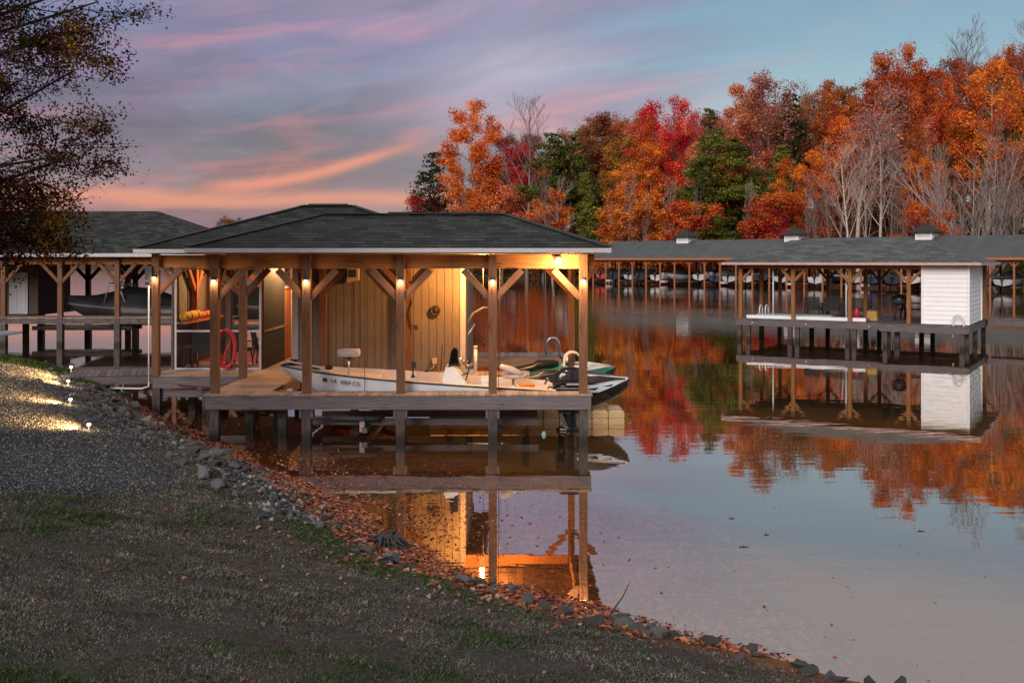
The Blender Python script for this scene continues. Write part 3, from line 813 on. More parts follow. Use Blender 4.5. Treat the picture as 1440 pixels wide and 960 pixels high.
# floating twigs and flecks
for (px, py, L, lb_) in ((1046, 769, .14, 'forked dark twig floating left of two others'), (1029, 729, .09, 'short dark twig adrift on open water, farthest out'), (1078, 752, .07, 'tiny dark twig afloat below the orange reflections'), (1295, 747, .10, 'straight dark twig floating under the bare tree reflection')):
    D = F * CAM_Z / (py - 366); x = (px - 720) / F * D
    t_ = MB(); t_.tube([(x - L / 2, D, .003), (x, D + .02, .006), (x + L / 2, D - .01, .004)], [.005, .007, .003], 5); t_.tube([(x, D + .02, .006), (x + L * .15, D + .1, .008)], [.006, .003], 5)
    o = t_.build('floating_twig', M['stump'], loc=(x, D, 0)); tag(o, lb_, 'twig')
K = 170
yy = rs.uniform(8.6, 21, K); xx = rs.uniform(1.4, 8, K); keep = shore_sd(xx, yy) < -.2; xx, yy = xx[keep], yy[keep]
v, f = leaf_cards(xx, yy, np.full(len(xx), .004), rs.uniform(.006, .022, len(xx)), .03, .05)
o = np_mesh('floating_debris', v, f, M['lawn_leaves']); tag(o, 'tiny pale flecks of leaf floating on the grey water', 'debris', kind='stuff')
# ------------------------------------------------------------------ the near boathouse
DK = 1.05            # deck height over the water
bh = thing('boathouse', 'open timber boathouse with dark hip roof and tan storage room, string of post lamps lit', 'boathouse', (-3.5, 25.5, 0))
def P(mb, name, m, par=None): return mb.build(name, M[m] if isinstance(m, str) else [M[k] for k in m], par or bh)
lamp_lights = []
def lamp_light(x, y, z, power, radius=.05, col=(1.0, .66, .34)):
    l = bpy.data.lights.new('lamp_light', 'POINT'); l.energy = power; l.color = col; l.shadow_soft_size = radius
    o = bpy.data.objects.new('lamp_light', l); o.location = (x, y, z); COL.objects.link(o); return o

def brace(post, x, y, dx, dy, z1=3.75, L=.62, m='post_wood', w=.09, h=.14):
    b = MB(); b.bar((x + dx * .07, y + dy * .07, z1 - L), (x + dx * (L + .02), y + dy * (L + .02), z1 - .02), w, h); return P(b, 'brace', m, post)

FX = [-6.46, -4.46, -2.42, -.42, 1.55]; FY = 21.66
posts = []
for i, x in enumerate(FX):
    b = MB(); b.bar((x, FY, DK - .02), (x, FY, 4.07), .175, .175, up=(0, 1, 0)); p = P(b, 'post', 'post_wood'); posts.append(p)
    if i > 0: brace(p, x, FY + .01, -1, 0)
    if i < 4: brace(p, x, FY + .01, 1, 0)
    if i in (0, 4): brace(p, x, FY, 0, 1)
    l = MB(); yl = FY - .12
    l.lathe([(.03, .035), (.055, .03), (.055, .0)], (x, yl, 3.51), 10, 0); l.ball((x, yl, 3.475), .036, 10, 6, 1)
    l.box((x, FY - .095, 3.53), (.08, .025, .10), 0, 0)
    P(l, 'post_lamp', ('charcoal', 'bulb'), p)
    lamp_light(x, yl - .05, 3.45, 10, .04)
# recessed left row and rear row
for (x, y, zt) in ((-8.98, 25.12, 4.1), (-6.62, 24.5, 4.07), (-4.92, 25.93, 4.0), (-2.70, 25.93, 4.0), (1.55, 26.0, 4.07)):
    b = MB(); b.bar((x, y, DK - .02 if x < 1 else -1.5), (x, y, zt), .17, .17, up=(0, 1, 0)); p = P(b, 'post', 'post_wood'); posts.append(p)
    if x > -8: brace(p, x, y, -1, 0)
    brace(p, x, y, 1, 0)
    if x > 1: brace(p, x, y, 0, -1)
    if x < -8:
        l = MB(); l.lathe([(.03, .035), (.055, .03), (.055, .0)], (x, y - .13, 3.52), 10, 0); l.ball((x, y - .13, 3.485), .036, 10, 6, 1); l.box((x, y - .1, 3.54), (.08, .03, .1))
        P(l, 'post_lamp', ('charcoal', 'bulb'), p); lamp_light(x, y - .18, 3.46, 10, .04)
# header beams, 2-3 mm clear of the posts
def beam(p, q, w=.10, h=.31, m='beam_wood'):
    b = MB(); b.bar(p, q, w, h); return P(b, 'beam', m)
zb = 3.915
beam((-6.72, FY + .14, zb), (1.80, FY + .14, zb)); beam((1.55, FY + .20, zb), (1.55, 26.2, zb)); beam((-6.62, 26.14, zb), (1.49, 26.14, zb))
beam((-6.46, FY + .20, zb), (-6.62, 24.38, zb)); beam((-9.05, 25.26, zb), (-5.75, 25.26, zb)); beam((-8.98, 25.33, zb), (-8.98, 31.4, zb))
beam((-8.9, 31.46, zb), (-1.2, 31.46, zb))
# flood lamp on the front beam
l = MB(); fx, fy, fz = 1.03, FY + .02, 3.94
l.box((fx, fy + .03, fz), (.10, .05, .10)); l.ball((fx - .03, fy - .05, fz - .01), .055, 12, 8, 1); l.lathe([(.07, .06), (.075, .0), (.03, -.02)], (fx - .03, fy - .05, fz + .02), 12, 0)
P(l, 'flood_lamp', ('galv', 'bulb_hot'))
lamp_light(fx + .05, fy - .42, fz - .2, 190, .05, (1.0, .62, .27))
l = MB(); l.box((-.75, 25.0, 4.02), (.14, .14, .05)); l.ball((-.75, 25.0, 3.965), .05, 10, 6, 1); P(l, 'ceiling_lamp', ('galv', 'bulb'))
lamp_light(-.75, 25.0, 3.88, 800, .06, (1.0, .43, .105))
l = MB(); l.box((-7.8, 28.2, 4.02), (.2, .2, .05)); l.ball((-7.8, 28.2, 3.955), .07, 10, 6, 1); P(l, 'ceiling_lamp', ('galv', 'bulb'))
lamp_light(-7.8, 28.2, 3.85, 230, .07, (1.0, .50, .18))
l = MB(); l.box((-6.2, 28.9, 4.0), (.1, .1, .06)); l.ball((-6.2, 28.9, 3.94), .045, 10, 6, 1); P(l, 'ceiling_lamp', ('galv', 'bulb'))
lamp_light(-6.2, 28.4, 3.84, 300, .05, (1.0, .52, .20))

# decks: boards, rim joist and pilings
def deck(x0, x1, y0, y1, along, rims, m='deck_wood', z=DK, rimh=.29, name='deck'):
    b = MB(); wd = .138; gap = .006
    if along == 'y':
        k = int(round((x1 - x0) / (wd + gap))); st = (x1 - x0) / k
        for i in range(k):
            c = x0 + st * (i + .5); b.bar((c, y0, z - .02), (c, y1, z - .02), st - gap, .038)
    else:
        k = int(round((y1 - y0) / (wd + gap))); st = (y1 - y0) / k
        for i in range(k):
            c = y0 + st * (i + .5); b.bar((x0, c, z - .02), (x1, c, z - .02), st - gap, .038)
    d = P(b, name, m)
    for (p, q) in rims:
        r = MB(); zz = z - .042 - rimh / 2
        r.bar((*p, zz), (*q, zz), .045, rimh); P(r, 'rim_joist', 'weathered', d)
    return d
deck(-6.66, 1.74, 21.48, 22.05, 'y', [((-6.63, 21.53), (1.71, 21.53)), ((-6.0, 22.01), (1.68, 22.01)), ((1.69, 21.56), (1.69, 21.99))])
deck(-6.62, -5.33, 22.058, 25.06, 'x', [((-6.58, 22.06), (-6.58, 24.96)), ((-5.36, 22.06), (-5.36, 25.1))])
deck(-9.10, -5.75, 25.066, 31.6, 'x', [((-9.07, 25.11), (-6.62, 25.11)), ((-9.07, 25.15), (-9.07, 31.5))])
deck(-5.745, .45, 25.15, 26.0, 'y', [((-5.3, 25.19), (.42, 25.19)), ((.42, 25.22), (.42, 25.98))])
bd_ = deck(-1.35, 1.62, 30.1, 31.3, 'y', [((-1.3, 30.14), (1.6, 30.14))], 'weathered_pale')
for c_ in bd_.children: c_.data.materials[0] = M['weathered_pale']
b = MB(); b.bar((-8.9, 25.25, .58), (-6.7, 25.25, .58), .05, .2); P(b, 'cross_beam', 'weathered')
b = MB(); b.bar((-6.35, 22.6, .60), (-5.3, 22.6, .60), .05, .16); P(b, 'cross_beam', 'beam_wood')
for (x, y) in [(x, 21.66) for x in FX] + [(-6.1, 23.2), (-5.5, 23.4), (-5.2, 22.6), (-6.5, 24.9), (-4.0, 25.3), (-1.6, 25.3), (.35, 25.4), (-8.98, 25.2), (-7.75, 25.3), (-8.98, 28), (-8.98, 31.2), (-6.7, 31.2), (-7.2, 28), (-1.3, 30.4), (1.5, 30.4), (-4, 30.5)]:
    b = MB(); b.bar((x, y, -2.2), (x, y, DK - .05), .19, .19, up=(0, 1, 0)); P(b, 'piling', 'piling_wood')
for x in (-4.46, -2.42, -.42):
    for s_ in (-1, 1): b = MB(); b.bar((x + s_ * .125, 21.66, .52), (x + s_ * .125, 21.66, .70), .05, .2, up=(0, 1, 0)); P(b, 'piling_bracket', 'weathered')

# roofs: one hip over the slips, a taller one over porch and storage
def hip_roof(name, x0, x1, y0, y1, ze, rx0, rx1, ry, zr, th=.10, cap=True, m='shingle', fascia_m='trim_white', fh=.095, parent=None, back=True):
    A = (x0, y0, ze); B = (x1, y0, ze); C = (x1, y1, ze); D_ = (x0, y1, ze); R0 = (rx0, ry, zr); R1 = (rx1, ry, zr)
    b = MB()
    b.face([A, B, R1, R0]); b.face([C, D_, R0, R1]); b.face([B, C, R1]); b.face([D_, A, R0])
    dn = lambda p: (p[0], p[1], p[2] - th)
    b.face([dn(D_), dn(C), dn(B), dn(A)])
    for p, q in ((A, B), (B, C), (C, D_), (D_, A)): b.face([dn(p), dn(q), q, p])
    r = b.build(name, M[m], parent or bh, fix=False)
    e = .012; t = .035
    for p, q in (((x0 - t, y0 - e - t / 2), (x1 + t, y0 - e - t / 2)), ((x1 + e + t / 2, y0), (x1 + e + t / 2, y1)), ((x0 - e - t / 2, y0), (x0 - e - t / 2, y1)), ((x0 - t, y1 + e + t / 2), (x1 + t, y1 + e + t / 2))):
        f_ = MB(); zz = ze - .018 - fh / 2; f_.bar((*p, zz), (*q, zz), t, fh); f_.build('fascia', M[fascia_m], r)
    if cap:
        for p, q in ((R0, R1), (A, R0), (B, R1), (C, R1), (D_, R0)):
            c = MB(); wv_ = .13 if p is R0 else .10
            off = Vector((0, 0, .018))
            pp, qq = Vector(p) + off, Vector(q) + off
            c.bar(pp, qq, wv_ * 2, .022); c.build('ridge_cap', M['shingle_cap'], r)
    return r
plain('shingle_cap', (.022, .024, .022, 1), .85, var=.3, vscale=3)
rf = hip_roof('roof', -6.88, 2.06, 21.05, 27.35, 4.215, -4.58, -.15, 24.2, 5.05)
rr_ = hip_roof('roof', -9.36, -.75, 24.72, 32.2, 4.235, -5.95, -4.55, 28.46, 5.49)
c = MB(); c.bar((-3.0, 24.2, 5.085), (-.5, 24.2, 5.085), .22, .05); P(c, 'ridge_vent', 'shingle_cap', rf)
c = MB(); c.bar((-5.8, 28.46, 5.525), (-4.7, 28.46, 5.525), .22, .05); P(c, 'ridge_vent', 'shingle_cap', rr_)
b = MB()
for i in range(44):
    x = -6.8 + .2 * i; b.bar((x, 21.12, 4.095), (x, 25.9, 4.095), .19, .02)
P(b, 'ceiling', 'ceiling_wood', rf)
b = MB()
for i in range(17):
    y = 25.4 + .36 * i; b.bar((-9.2, y, 4.115), (-5.8, y, 4.115), .35, .02)
P(b, 'ceiling', 'ceiling_wood', rr_)

# storage room: vertical siding, corner boards, door side
def siding_wall(name, p, q, z0, z1, m='siding', bw=.205, parent=None, t=.02):
    p = Vector((*p, 0)); q = Vector((*q, 0)); d = (q - p); L = d.length; d.normalize(); nn = d.cross(Vector((0, 0, 1)))
    k = max(1, int(round(L / bw))); st = L / k; b = MB()
    b.bar(p + nn * -.03 + Vector((0, 0, (z0 + z1) / 2)), q + nn * -.03 + Vector((0, 0, (z0 + z1) / 2)), .03, z1 - z0, mat=1)
    for i in range(k):
        c = p + d * (st * (i + .5)); b.bar(c + Vector((0, 0, z0)), c + Vector((0, 0, z1)), st - .012, t, up=nn)
    return b.build(name, [M[m], M['charcoal']], parent or bh)
wf = siding_wall('wall', (-5.62, 26.06), (-1.36, 26.06), DK + .01, 4.05)
b = MB(); b.box((-5.67, 26.05, 2.54), (.15, .05, 2.98)); P(b, 'corner_trim', 'trim_white', wf)
b = MB(); b.box((-1.285, 26.05, 2.54), (.14, .05, 2.98)); P(b, 'corner_trim', 'trim_white', wf)
siding_wall('wall', (-1.235, 26.10), (-1.235, 31.2), DK + .01, 4.05)
siding_wall('wall', (-1.3, 31.2), (-5.7, 31.2), DK + .01, 4.05)
siding_wall('wall', (-5.70, 31.2), (-5.70, 26.10), DK + .01, 4.05)

# porch: screened front, panelled right side with door
def screen_bay(p, q, z0, z1, m='trim_white', rail=1.0, mull=()):
    p = Vector((*p, 0)); q = Vector((*q, 0)); d = q - p; L = d.length; d.normalize()
    b = MB(); w_ = .05
    b.bar(p + Vector((0, 0, z0)), p + Vector((0, 0, z1)), w_, w_, up=d); b.bar(q + Vector((0, 0, z0)), q + Vector((0, 0, z1)), w_, w_, up=d)
    for z in (z0 + .025, z0 + rail, z1 - .025): b.bar(p + d * .027 + Vector((0, 0, z)), q - d * .027 + Vector((0, 0, z)), w_ * .9, w_)
    for t in mull: c = p + d * L * t; b.bar(c + Vector((0, 0, z0 + .052)), c + Vector((0, 0, z1 - .052)), w_ * .5, w_ * .5, up=d)
    s = P(b, 'screen_frame', m)
    c = MB(); c.face([p + Vector((0, 0, z0 + .05)), q + Vector((0, 0, z0 + .05)), q + Vector((0, 0, z1 - .05)), p + Vector((0, 0, z1 - .05))]); c.build('screen', M['screen'], s, fix=False)
    return s
screen_bay((-8.9, 26.35), (-6.66, 26.35), DK, 3.74, 'trim_white', 1.02)
lw = siding_wall('wall', (-9.02, 31.3), (-9.02, 26.42), DK, 4.0, 'brown_panel', .40)
for (ya, yb) in ((26.75, 27.55), (28.2, 29.1), (29.6, 30.6)):
    b = MB(); b.bar((-8.985, (ya + yb) / 2, 2.15), (-8.985, (ya + yb) / 2, 3.5), yb - ya, .02, up=(1, 0, 0)); wn = P(b, 'window', 'curtain_grey', lw)
    b = MB(); b.bar((-8.97, ya, 2.1), (-8.97, ya, 3.55), .06, .05, up=(1, 0, 0)); b.bar((-8.97, yb, 2.1), (-8.97, yb, 3.55), .06, .05, up=(1, 0, 0)); P(b, 'window_frame', 'brown_panel', wn)
screen_bay((-8.9, 31.35), (-7.85, 31.35), DK, 3.74, 'orange_wood', 1.0); screen_bay((-7.75, 31.35), (-6.70, 31.35), DK, 3.74, 'orange_wood', 1.0)
for (x, y) in ((-7.8, 31.3), (-8.86, 27.85), (-7.52, 26.45)):
    b = MB(); b.bar((x, y, DK), (x, y, 3.75), .14, .14, up=(0, 1, 0)); p = P(b, 'post', 'orange_wood' if y > 27 else 'post_wood')
    for dx_, dy_ in (((-1, 0), (1, 0)) if x > -8 else ((0, -1), (0, 1))): brace(p, x, y, dx_, dy_, m='orange_wood' if y > 27 else 'post_wood')
pw = siding_wall('wall', (-6.63, 28.85), (-6.63, 26.42), DK, 4.0, 'brown_panel', .40)
siding_wall('wall', (-6.63, 31.2), (-6.63, 29.85), DK, 4.0, 'brown_panel', .40)
b = MB(); b.bar((-6.60, 26.45, 2.05), (-6.60, 28.8, 2.05), .05, .06); P(b, 'chair_rail', 'deck_wood', pw)
d_ = MB(); d_.box((-6.64, 29.35, DK + 1.03), (.045, .93, 2.04)); dr = P(d_, 'door', 'orange_wood')
b = MB(); b.box((-6.62, 28.87, DK + 1.03), (.06, .05, 2.06)); b.box((-6.62, 29.83, DK + 1.03), (.06, .05, 2.06)); b.box((-6.62, 29.35, DK + 2.10), (.06, 1.02, .06)); P(b, 'door_frame', 'trim_white', dr)
b = MB(); b.ball((-6.58, 28.98, DK + 1.0), .03, 8, 6); P(b, 'door_handle', 'chrome', dr)
b = MB(); b.box((-8.80, 28.2, DK + 1.22), (.30, 3.4, .05)); P(b, 'shelf', 'orange_wood')

# ------------------------------------------------------------------ things in and around the boathouse
def single(mb, name, mats, label, cat, loc, group=None):
    o = mb.build(name, [M[m] for m in (mats if isinstance(mats, (list, tuple)) else [mats])], loc=loc); return tag(o, label, cat, group)
# red hose coiled on the porch mullion post
b = MB(); hx, hy, hz = -7.52, 26.26, 1.62
for k in range(5):
    a0 = random.Random(k).uniform(-.03, .03); pts = []
    for i in range(29):
        a = 2 * PI * i / 28; pts.append((hx + a0 + (.21 + .012 * k) * math.cos(a), hy - .03 - .022 * k + .01 * math.sin(3 * a), hz + a0 + (.46 + .012 * k) * math.sin(a)))
    b.tube(pts, .020, 6, False)
b.tube([(hx + .12, hy - .1, hz + .2), (hx - .02, hy - .12, hz - .1), (hx - .06, hy - .12, hz - .42), (hx + .1, hy - .12, hz - .52)], .018, 6)
b.box((hx, hy + .02, hz + .46), (.09, .06, .06), 0, 1)
single(b, 'hose', ('red', 'charcoal'), 'coiled red garden hose hanging on the porch post', 'hose', (hx, hy, hz))
b = MB(); pts = [(-8.4 + .3 * i, 25.0 - .09 * i + .05 * math.sin(i * 1.7), .82 - .10 * math.sin(i / 6 * PI) + .03 * i) for i in range(7)]
b.tube(pts, .018, 6); single(b, 'hose', 'trim_dark_red', 'dark red hose draped along the porch deck edge', 'hose', pts[0])
# round ornament, speaker, outlet, cables on the storage wall
b = MB(); cx, cz = -2.0, 2.63
ring = [(cx + .115 * math.cos(2 * PI * i / 24), 25.99, cz + .115 * math.sin(2 * PI * i / 24)) for i in range(25)]
b.tube(ring, .026, 8, False); b.ball((cx, 25.99, cz), (.055, .02, .055), 10, 6)
for a in (0, PI / 2): b.bar((cx - .11 * math.cos(a), 25.99, cz - .11 * math.sin(a)), (cx + .11 * math.cos(a), 25.99, cz + .11 * math.sin(a)), .02, .02)
single(b, 'wall_ornament', 'dark_wood', 'dark round wheel ornament on the tan siding', 'ornament', (cx, 25.99, cz))
b = MB(); b.prism([(-4.28, 25.8, 3.35), (-3.98, 25.8, 3.42), (-3.98, 25.8, 3.74), (-4.28, 25.8, 3.74)], (0, .2, 0)); b.box((-4.13, 25.79, 3.60), (.2, .012, .2), 0, 1)
pts = [(-3.95, 25.98, 3.72 - .0 * i) for i in range(1)] + [(-3.95 + .16 * math.sin(PI * i / 8), 25.99, 3.7 - .30 * i / 8) for i in range(9)] + [(-3.95, 25.99, 2.2), (-3.95, 25.99, 1.5)]
b.tube(pts, .007, 5, mat=1)
single(b, 'wall_speaker', ('beige', 'charcoal'), 'beige box speaker mounted high on the storage wall', 'speaker', (-4.13, 25.9, 3.5))
b = MB(); b.box((-2.02, 25.99, 1.32), (.12, .06, .15)); b.tube([(-2.02, 25.98, 1.25), (-2.05, 25.96, 1.15), (-2.15, 25.9, 1.09)], .012, 5)
single(b, 'outlet_box', 'beige', 'small outlet box low on the tan siding beside the console', 'outlet', (-2.02, 25.99, 1.32))
b = MB(); b.tube([(-2.62, 25.83, 3.4), (-2.5, 25.82, 3.25), (-2.55, 25.82, 3.0), (-2.66, 25.82, 2.6), (-2.6, 25.82, 2.25), (-2.52, 25.83, 2.2)], .012, 5); b.box((-2.50, 25.84, 2.2), (.10, .07, .12))
single(b, 'cable', 'charcoal', 'dark cable looping down a post on the storage wall', 'cable', (-2.62, 25.83, 3.0))
b = MB(); b.bar((-9.12, 25.02, 3.45), (-9.12, 25.02, 3.8), .17, .12, up=(0, 1, 0)); b.bar((-9.2, 25.0, 3.36), (-9.05, 24.9, 3.36), .05, .06)
single(b, 'junction_box', 'charcoal', 'dark junction box on the corner post of the porch', 'box', (-9.12, 25.02, 3.6))
b = MB(); b.tube([(-9.12, 25.0, .9), (-9.12, 25.0, 3.3)], .022, 8); b.tube([(-9.12, 25.0, 1.3), (-9.12, 25.0, .78), (-9.3, 25.0, .72), (-10.5, 25.0, .74)], .022, 8)
single(b, 'conduit', 'pvc', 'white plastic conduit running down the corner post and under the gangway', 'pipe', (-9.12, 25.0, 1))

# gangway from the bank
g = thing('gangway', 'weathered plank gangway from the rocky bank to the porch deck', 'gangway', (-10.2, 25.55, .9))
b = MB(); p0 = V(-11.2, 25.2, 1.07); p1 = V(-9.13, 25.9, 1.04)
k = 15; dd = (p1 - p0) / k; side = V(-dd.y, dd.x, 0).normalized() * .62
for i in range(k):
    c = p0 + dd * (i + .5); b.bar(c - side, c + side, dd.length - .01, .04)
P(b, 'deck_boards', 'weathered', g)
for s_ in (-1, 1):
    b = MB(); b.bar(p0 + side * s_ * .93 - V(0, 0, .13), p1 + side * s_ * .93 - V(0, 0, .13), .045, .2); P(b, 'stringer', 'weathered', g)

# patio chairs, table and the rest of the porch
def chair(label, x, y, rz):
    t = thing('patio_chair', label, 'chair', (x, y, DK), rz, 'patio chairs on the screened porch')
    b = MB(); b.box((0, 0, .44), (.54, .54, .09)); b.build('seat', M['dark_fabric'], t, world=False)
    b = MB(); rings = []
    for z, dy in ((.46, .25), (.6, .27), (.8, .31), (.95, .34), (1.0, .355)):
        w_ = .27 if z < .95 else .23
        rings.append([(-w_, dy - .03, z), (w_, dy - .03, z), (w_, dy + .04, z), (-w_, dy + .04, z)])
    b.loft(rings, True, True, 0, False); b.build('backrest', M['dark_fabric'], t, world=False)
    for sx in (-1, 1):
        b = MB(); b.tube([(sx * .30, .30, .66), (sx * .30, 0, .68), (sx * .30, -.26, .65), (sx * .30, -.27, .45)], .018, 6); b.build('armrest', M['black_plastic'], t, world=False)
        for sy in (-1, 1):
            b = MB(); b.tube([(sx * .26, sy * .24, .42), (sx * .30, sy * .30, 0)], .018, 6); b.build('leg', M['black_plastic'], t, world=False)
    return t
chair('black cushioned patio chair with its back to the screen', -8.35, 27.15, PI)
chair('black patio chair behind the coiled red hose', -7.55, 27.4, PI - .3)
chair('black patio chair at the right end of the porch', -7.0, 28.2, 2.0)
t = thing('side_table', 'small round dark side table inside the porch screen', 'table', (-8.72, 27.05, DK))
b = MB(); b.lathe([(.02, .0), (.24, .0), (.25, .015), (.24, .03), (.02, .03)], (0, 0, .52), 18); b.build('tabletop', M['dark_wood'], t, world=False)
for k in range(4):
    a = k * PI / 2 + .5; b = MB(); b.tube([(.16 * math.cos(a), .16 * math.sin(a), .52), (.10 * math.cos(a), .10 * math.sin(a), .25), (.19 * math.cos(a), .19 * math.sin(a), 0)], .014, 6); b.build('leg', M['dark_wood'], t, world=False)
def foam_roll(m, c, L, r, label, straps):
    """foam roll lying along y"""
    b = MB(); y0 = c[1] - L / 2; ring = lambda y, q: [(c[0] + q * math.cos(2 * PI * k / 14), y, c[2] + q * math.sin(2 * PI * k / 14)) for k in range(14)]
    prof = [(0.02, 0), (r * .6, .02), (r * .95, .08), (r, .16), (r, L - .16), (r * .95, L - .08), (r * .6, L - .02), (.02, L)]
    b.loft([ring(y0 + d, q) for q, d in prof], True, True)
    t = thing('foam_roll', label, 'foam float', c); P(b, 'roll', m, t)
    for s_ in straps:
        b = MB(); b.loft([ring(y0 + L * s_ + dy, r + .006) for dy in (-.03, .03)], True, True); P(b, 'strap', 'black_plastic', t)
foam_roll('yellow', (-8.78, 27.2, 2.43), 1.30, .135, 'yellow foam roll strapped on the porch shelf', (.3, .75))
foam_roll('orange_foam', (-8.78, 28.6, 2.40), 1.2, .10, 'orange foam roll beyond the yellow one on the porch shelf', (.3, .7))
b = MB(); b.tube([(-7.30, 26.9, DK), (-7.30, 26.9, 3.2)], .055, 10); b.tube([(-7.30, 26.9, 3.2), (-7.30, 26.9, 3.45)], .06, 10, mat=2); b.tube([(-7.22, 26.9, DK), (-7.22, 26.9, 3.05)], .04, 8, mat=1); b.ball((-7.3, 26.86, 3.1), (.07, .05, .10), 10, 6, 1)
single(b, 'beach_umbrella', ('blue', 'red', 'blue'), 'furled blue and red beach umbrella standing in the porch', 'umbrella', (-7.30, 26.9, DK))
b = MB(); rings = []
b.box((-8.1, 29.6, DK + .008), (1.7, 1.9, .012)); single(b, 'rug', 'red', 'red rug on the porch floor under the chairs', 'rug', (-8.1, 29.6, DK))
t = thing('bar_table', 'wooden bar table with bottles against the back of the porch', 'table', (-7.1, 30.3, DK))
b = MB(); b.box((0, 0, .9), (.9, .5, .05)); b.build('tabletop', M['orange_wood'], t, world=False)
for sx in (-1, 1):
    for sy in (-1, 1): b = MB(); b.bar((sx * .4, sy * .2, 0), (sx * .4, sy * .2, .874), .06, .06); b.build('leg', M['orange_wood'], t, world=False)
for k in range(4):
    b = MB(); b.lathe([(.03, 0), (.035, .02), (.035, .16), (.012, .20), (.012, .26)], (-7.35 + .15 * k, 30.25 + .05 * (k % 2), DK + .927), 9)
    single(b, 'bottle', ('white_paint', 'orange_foam', 'chrome', 'white_paint')[k], ('white squat bottle at the wall end of the bar table', 'orange bottle on the bar table', 'metallic bottle between the others on the bar table', 'white bottle at the door end of the bar table')[k], 'bottle', (-7.35 + .15 * k, 30.25, DK + .927))

# ------------------------------------------------------------------ the fishing boat on its lift
BX0, BX1, BY = -5.36, .98, 23.08
boat = thing('fishing_boat', 'white centre console fishing boat hanging on the lift, bow to the bank', 'boat', ((BX0 + BX1) / 2, BY, .3))
def st_(t):      # t 0 bow .. 1 stern -> x, half beam, sheer z, chine z, chine half beam, keel z, floor z
    x = BX0 + (BX1 - BX0) * t
    hb = .97 * math.sin(min(t / .5, 1) * PI / 2) ** .82 + .02 if t < .5 else .99 - .06 * max(0, (t - .6) / .4)
    sheer = 1.54 - .42 * t ** .75 - .08 * t
    keel = .46 + .98 * max(0, 1 - t / .34) ** 1.7 if t < .34 else .46
    ch = min(keel + (.20 if t > .3 else .20 * min(1, t / .3) + .02), sheer - .05)
    chb = hb * (.86 if t > .3 else .55 + .31 * t / .3)
    fl = sheer - .10 if t < .36 else (sheer - .42 if t < .86 else sheer - .12)
    return x, hb, sheer, ch, chb, keel, fl
TS = [0, .02, .05, .09, .14, .2, .27, .34, .359, .361, .45, .55, .65, .75, .859, .861, .93, 1.0]
out_r = []; lin_r = []
for t in TS:
    x, hb, sh, ch, chb, kl, fl = st_(t)
    out_r.append([(x, BY - hb, sh), (x, BY - hb * .985, sh - .07), (x, BY - chb - (hb - chb) * .35, ch + (sh - ch) * .42), (x, BY - chb, ch), (x, BY, kl), (x, BY + chb, ch), (x, BY + chb + (hb - chb) * .35, ch + (sh - ch) * .42), (x, BY + hb * .985, sh - .07), (x, BY + hb, sh)])
    g_ = min(.14, hb * .5)
    lin_r.append([(x, BY - hb, sh + .002), (x, BY - hb + g_, sh + .012), (x, BY - hb + g_ + .02, fl), (x, BY, fl + .01), (x, BY + hb - g_ - .02, fl), (x, BY + hb - g_, sh + .012), (x, BY + hb, sh + .002)])
b = MB(); b.loft(out_r, False, False); T_ = out_r[-1]; b.face(T_[::-1], None, 0)
hull = P(b, 'hull', 'gel_white', boat)
b = MB(); b.loft(lin_r, False, False, 0, False); b.face(lin_r[-1], None, 0)
P(b, 'deck', 'gel_cream', boat)
for sgn in (-1, 1):
    b = MB(); b.tube([(st_(t)[0], BY + sgn * (st_(t)[1] + .012), st_(t)[2] - .02) for t in TS], .018, 6); P(b, 'rub_rail', 'black_plastic', hull)
def text_obj(name, body, size, loc, rot, mat_, parent, ext=.002):
    cu = bpy.data.curves.new(name, 'FONT'); cu.body = body; cu.size = size; cu.extrude = ext
    tmp = bpy.data.objects.new(name, cu); COL.objects.link(tmp)
    dg = bpy.context.evaluated_depsgraph_get(); me = bpy.data.meshes.new_from_object(tmp.evaluated_get(dg))
    bpy.data.objects.remove(tmp); me.materials.clear(); me.materials.append(mat_)
    o = bpy.data.objects.new(name, me); COL.objects.link(o); o.parent = parent
    r = parent
    while r.parent: r = r.parent
    o.location = Vector(loc) - Vector(r.location); o.rotation_euler = rot; return o
ta, tb = .16, .30
xa, ha, sa, *_ = st_(ta); xb, hb2, sb2, *_ = st_(tb)
yaw = math.atan2(-(hb2 - ha), xb - xa); pit = math.atan2(sb2 - sa, xb - xa)
mid = .205; xm, hm, sm, chm, chbm, *_ = st_(mid)
text_obj('registration_lettering', 'VA  4069 CA', .135, (xm - .04, BY - hm - .03, sm - .20), (PI / 2 - .20, -pit, yaw), M['charcoal'], hull)
b = MB(); b.box((xm - .16, BY - hm + .015, sm - .145), (.10, .012, .085), yaw); P(b, 'registration_decal', 'charcoal', hull)
# console
cxx = -1.36
b = MB(); b.prism([(cxx - .40, BY - .34, .55), (cxx + .32, BY - .34, .55), (cxx + .30, BY - .34, 1.16), (cxx + .03, BY - .34, 1.50), (cxx - .16, BY - .34, 1.50)], (0, .68, 0)); cons = P(b, 'console', 'gel_white', boat)
b = MB(); b.prism([(cxx - .10, BY - .30, 1.50), (cxx - .06, BY - .30, 1.50), (cxx + .00, BY - .30, 1.90), (cxx - .04, BY - .30, 1.86)], (0, .60, 0)); P(b, 'windscreen', 'gloss_black', cons)
b = MB(); b.box((cxx - .06, BY - .345, 1.06), (.42, .008, .02)); b.box((cxx - .06, BY - .346, .78), (.12, .01, .10)); P(b, 'hatch', 'trim_white', cons)
b = MB(); rng_ = [(cxx + .34 + .05 * math.sin(a), BY + .17 * math.cos(a), 1.34 + .17 * math.sin(a)) for a in [2 * PI * i / 20 for i in range(21)]]
b.tube(rng_, .016, 6, False); b.tube([(cxx + .18, BY, 1.27), (cxx + .34, BY, 1.34)], .02, 6)
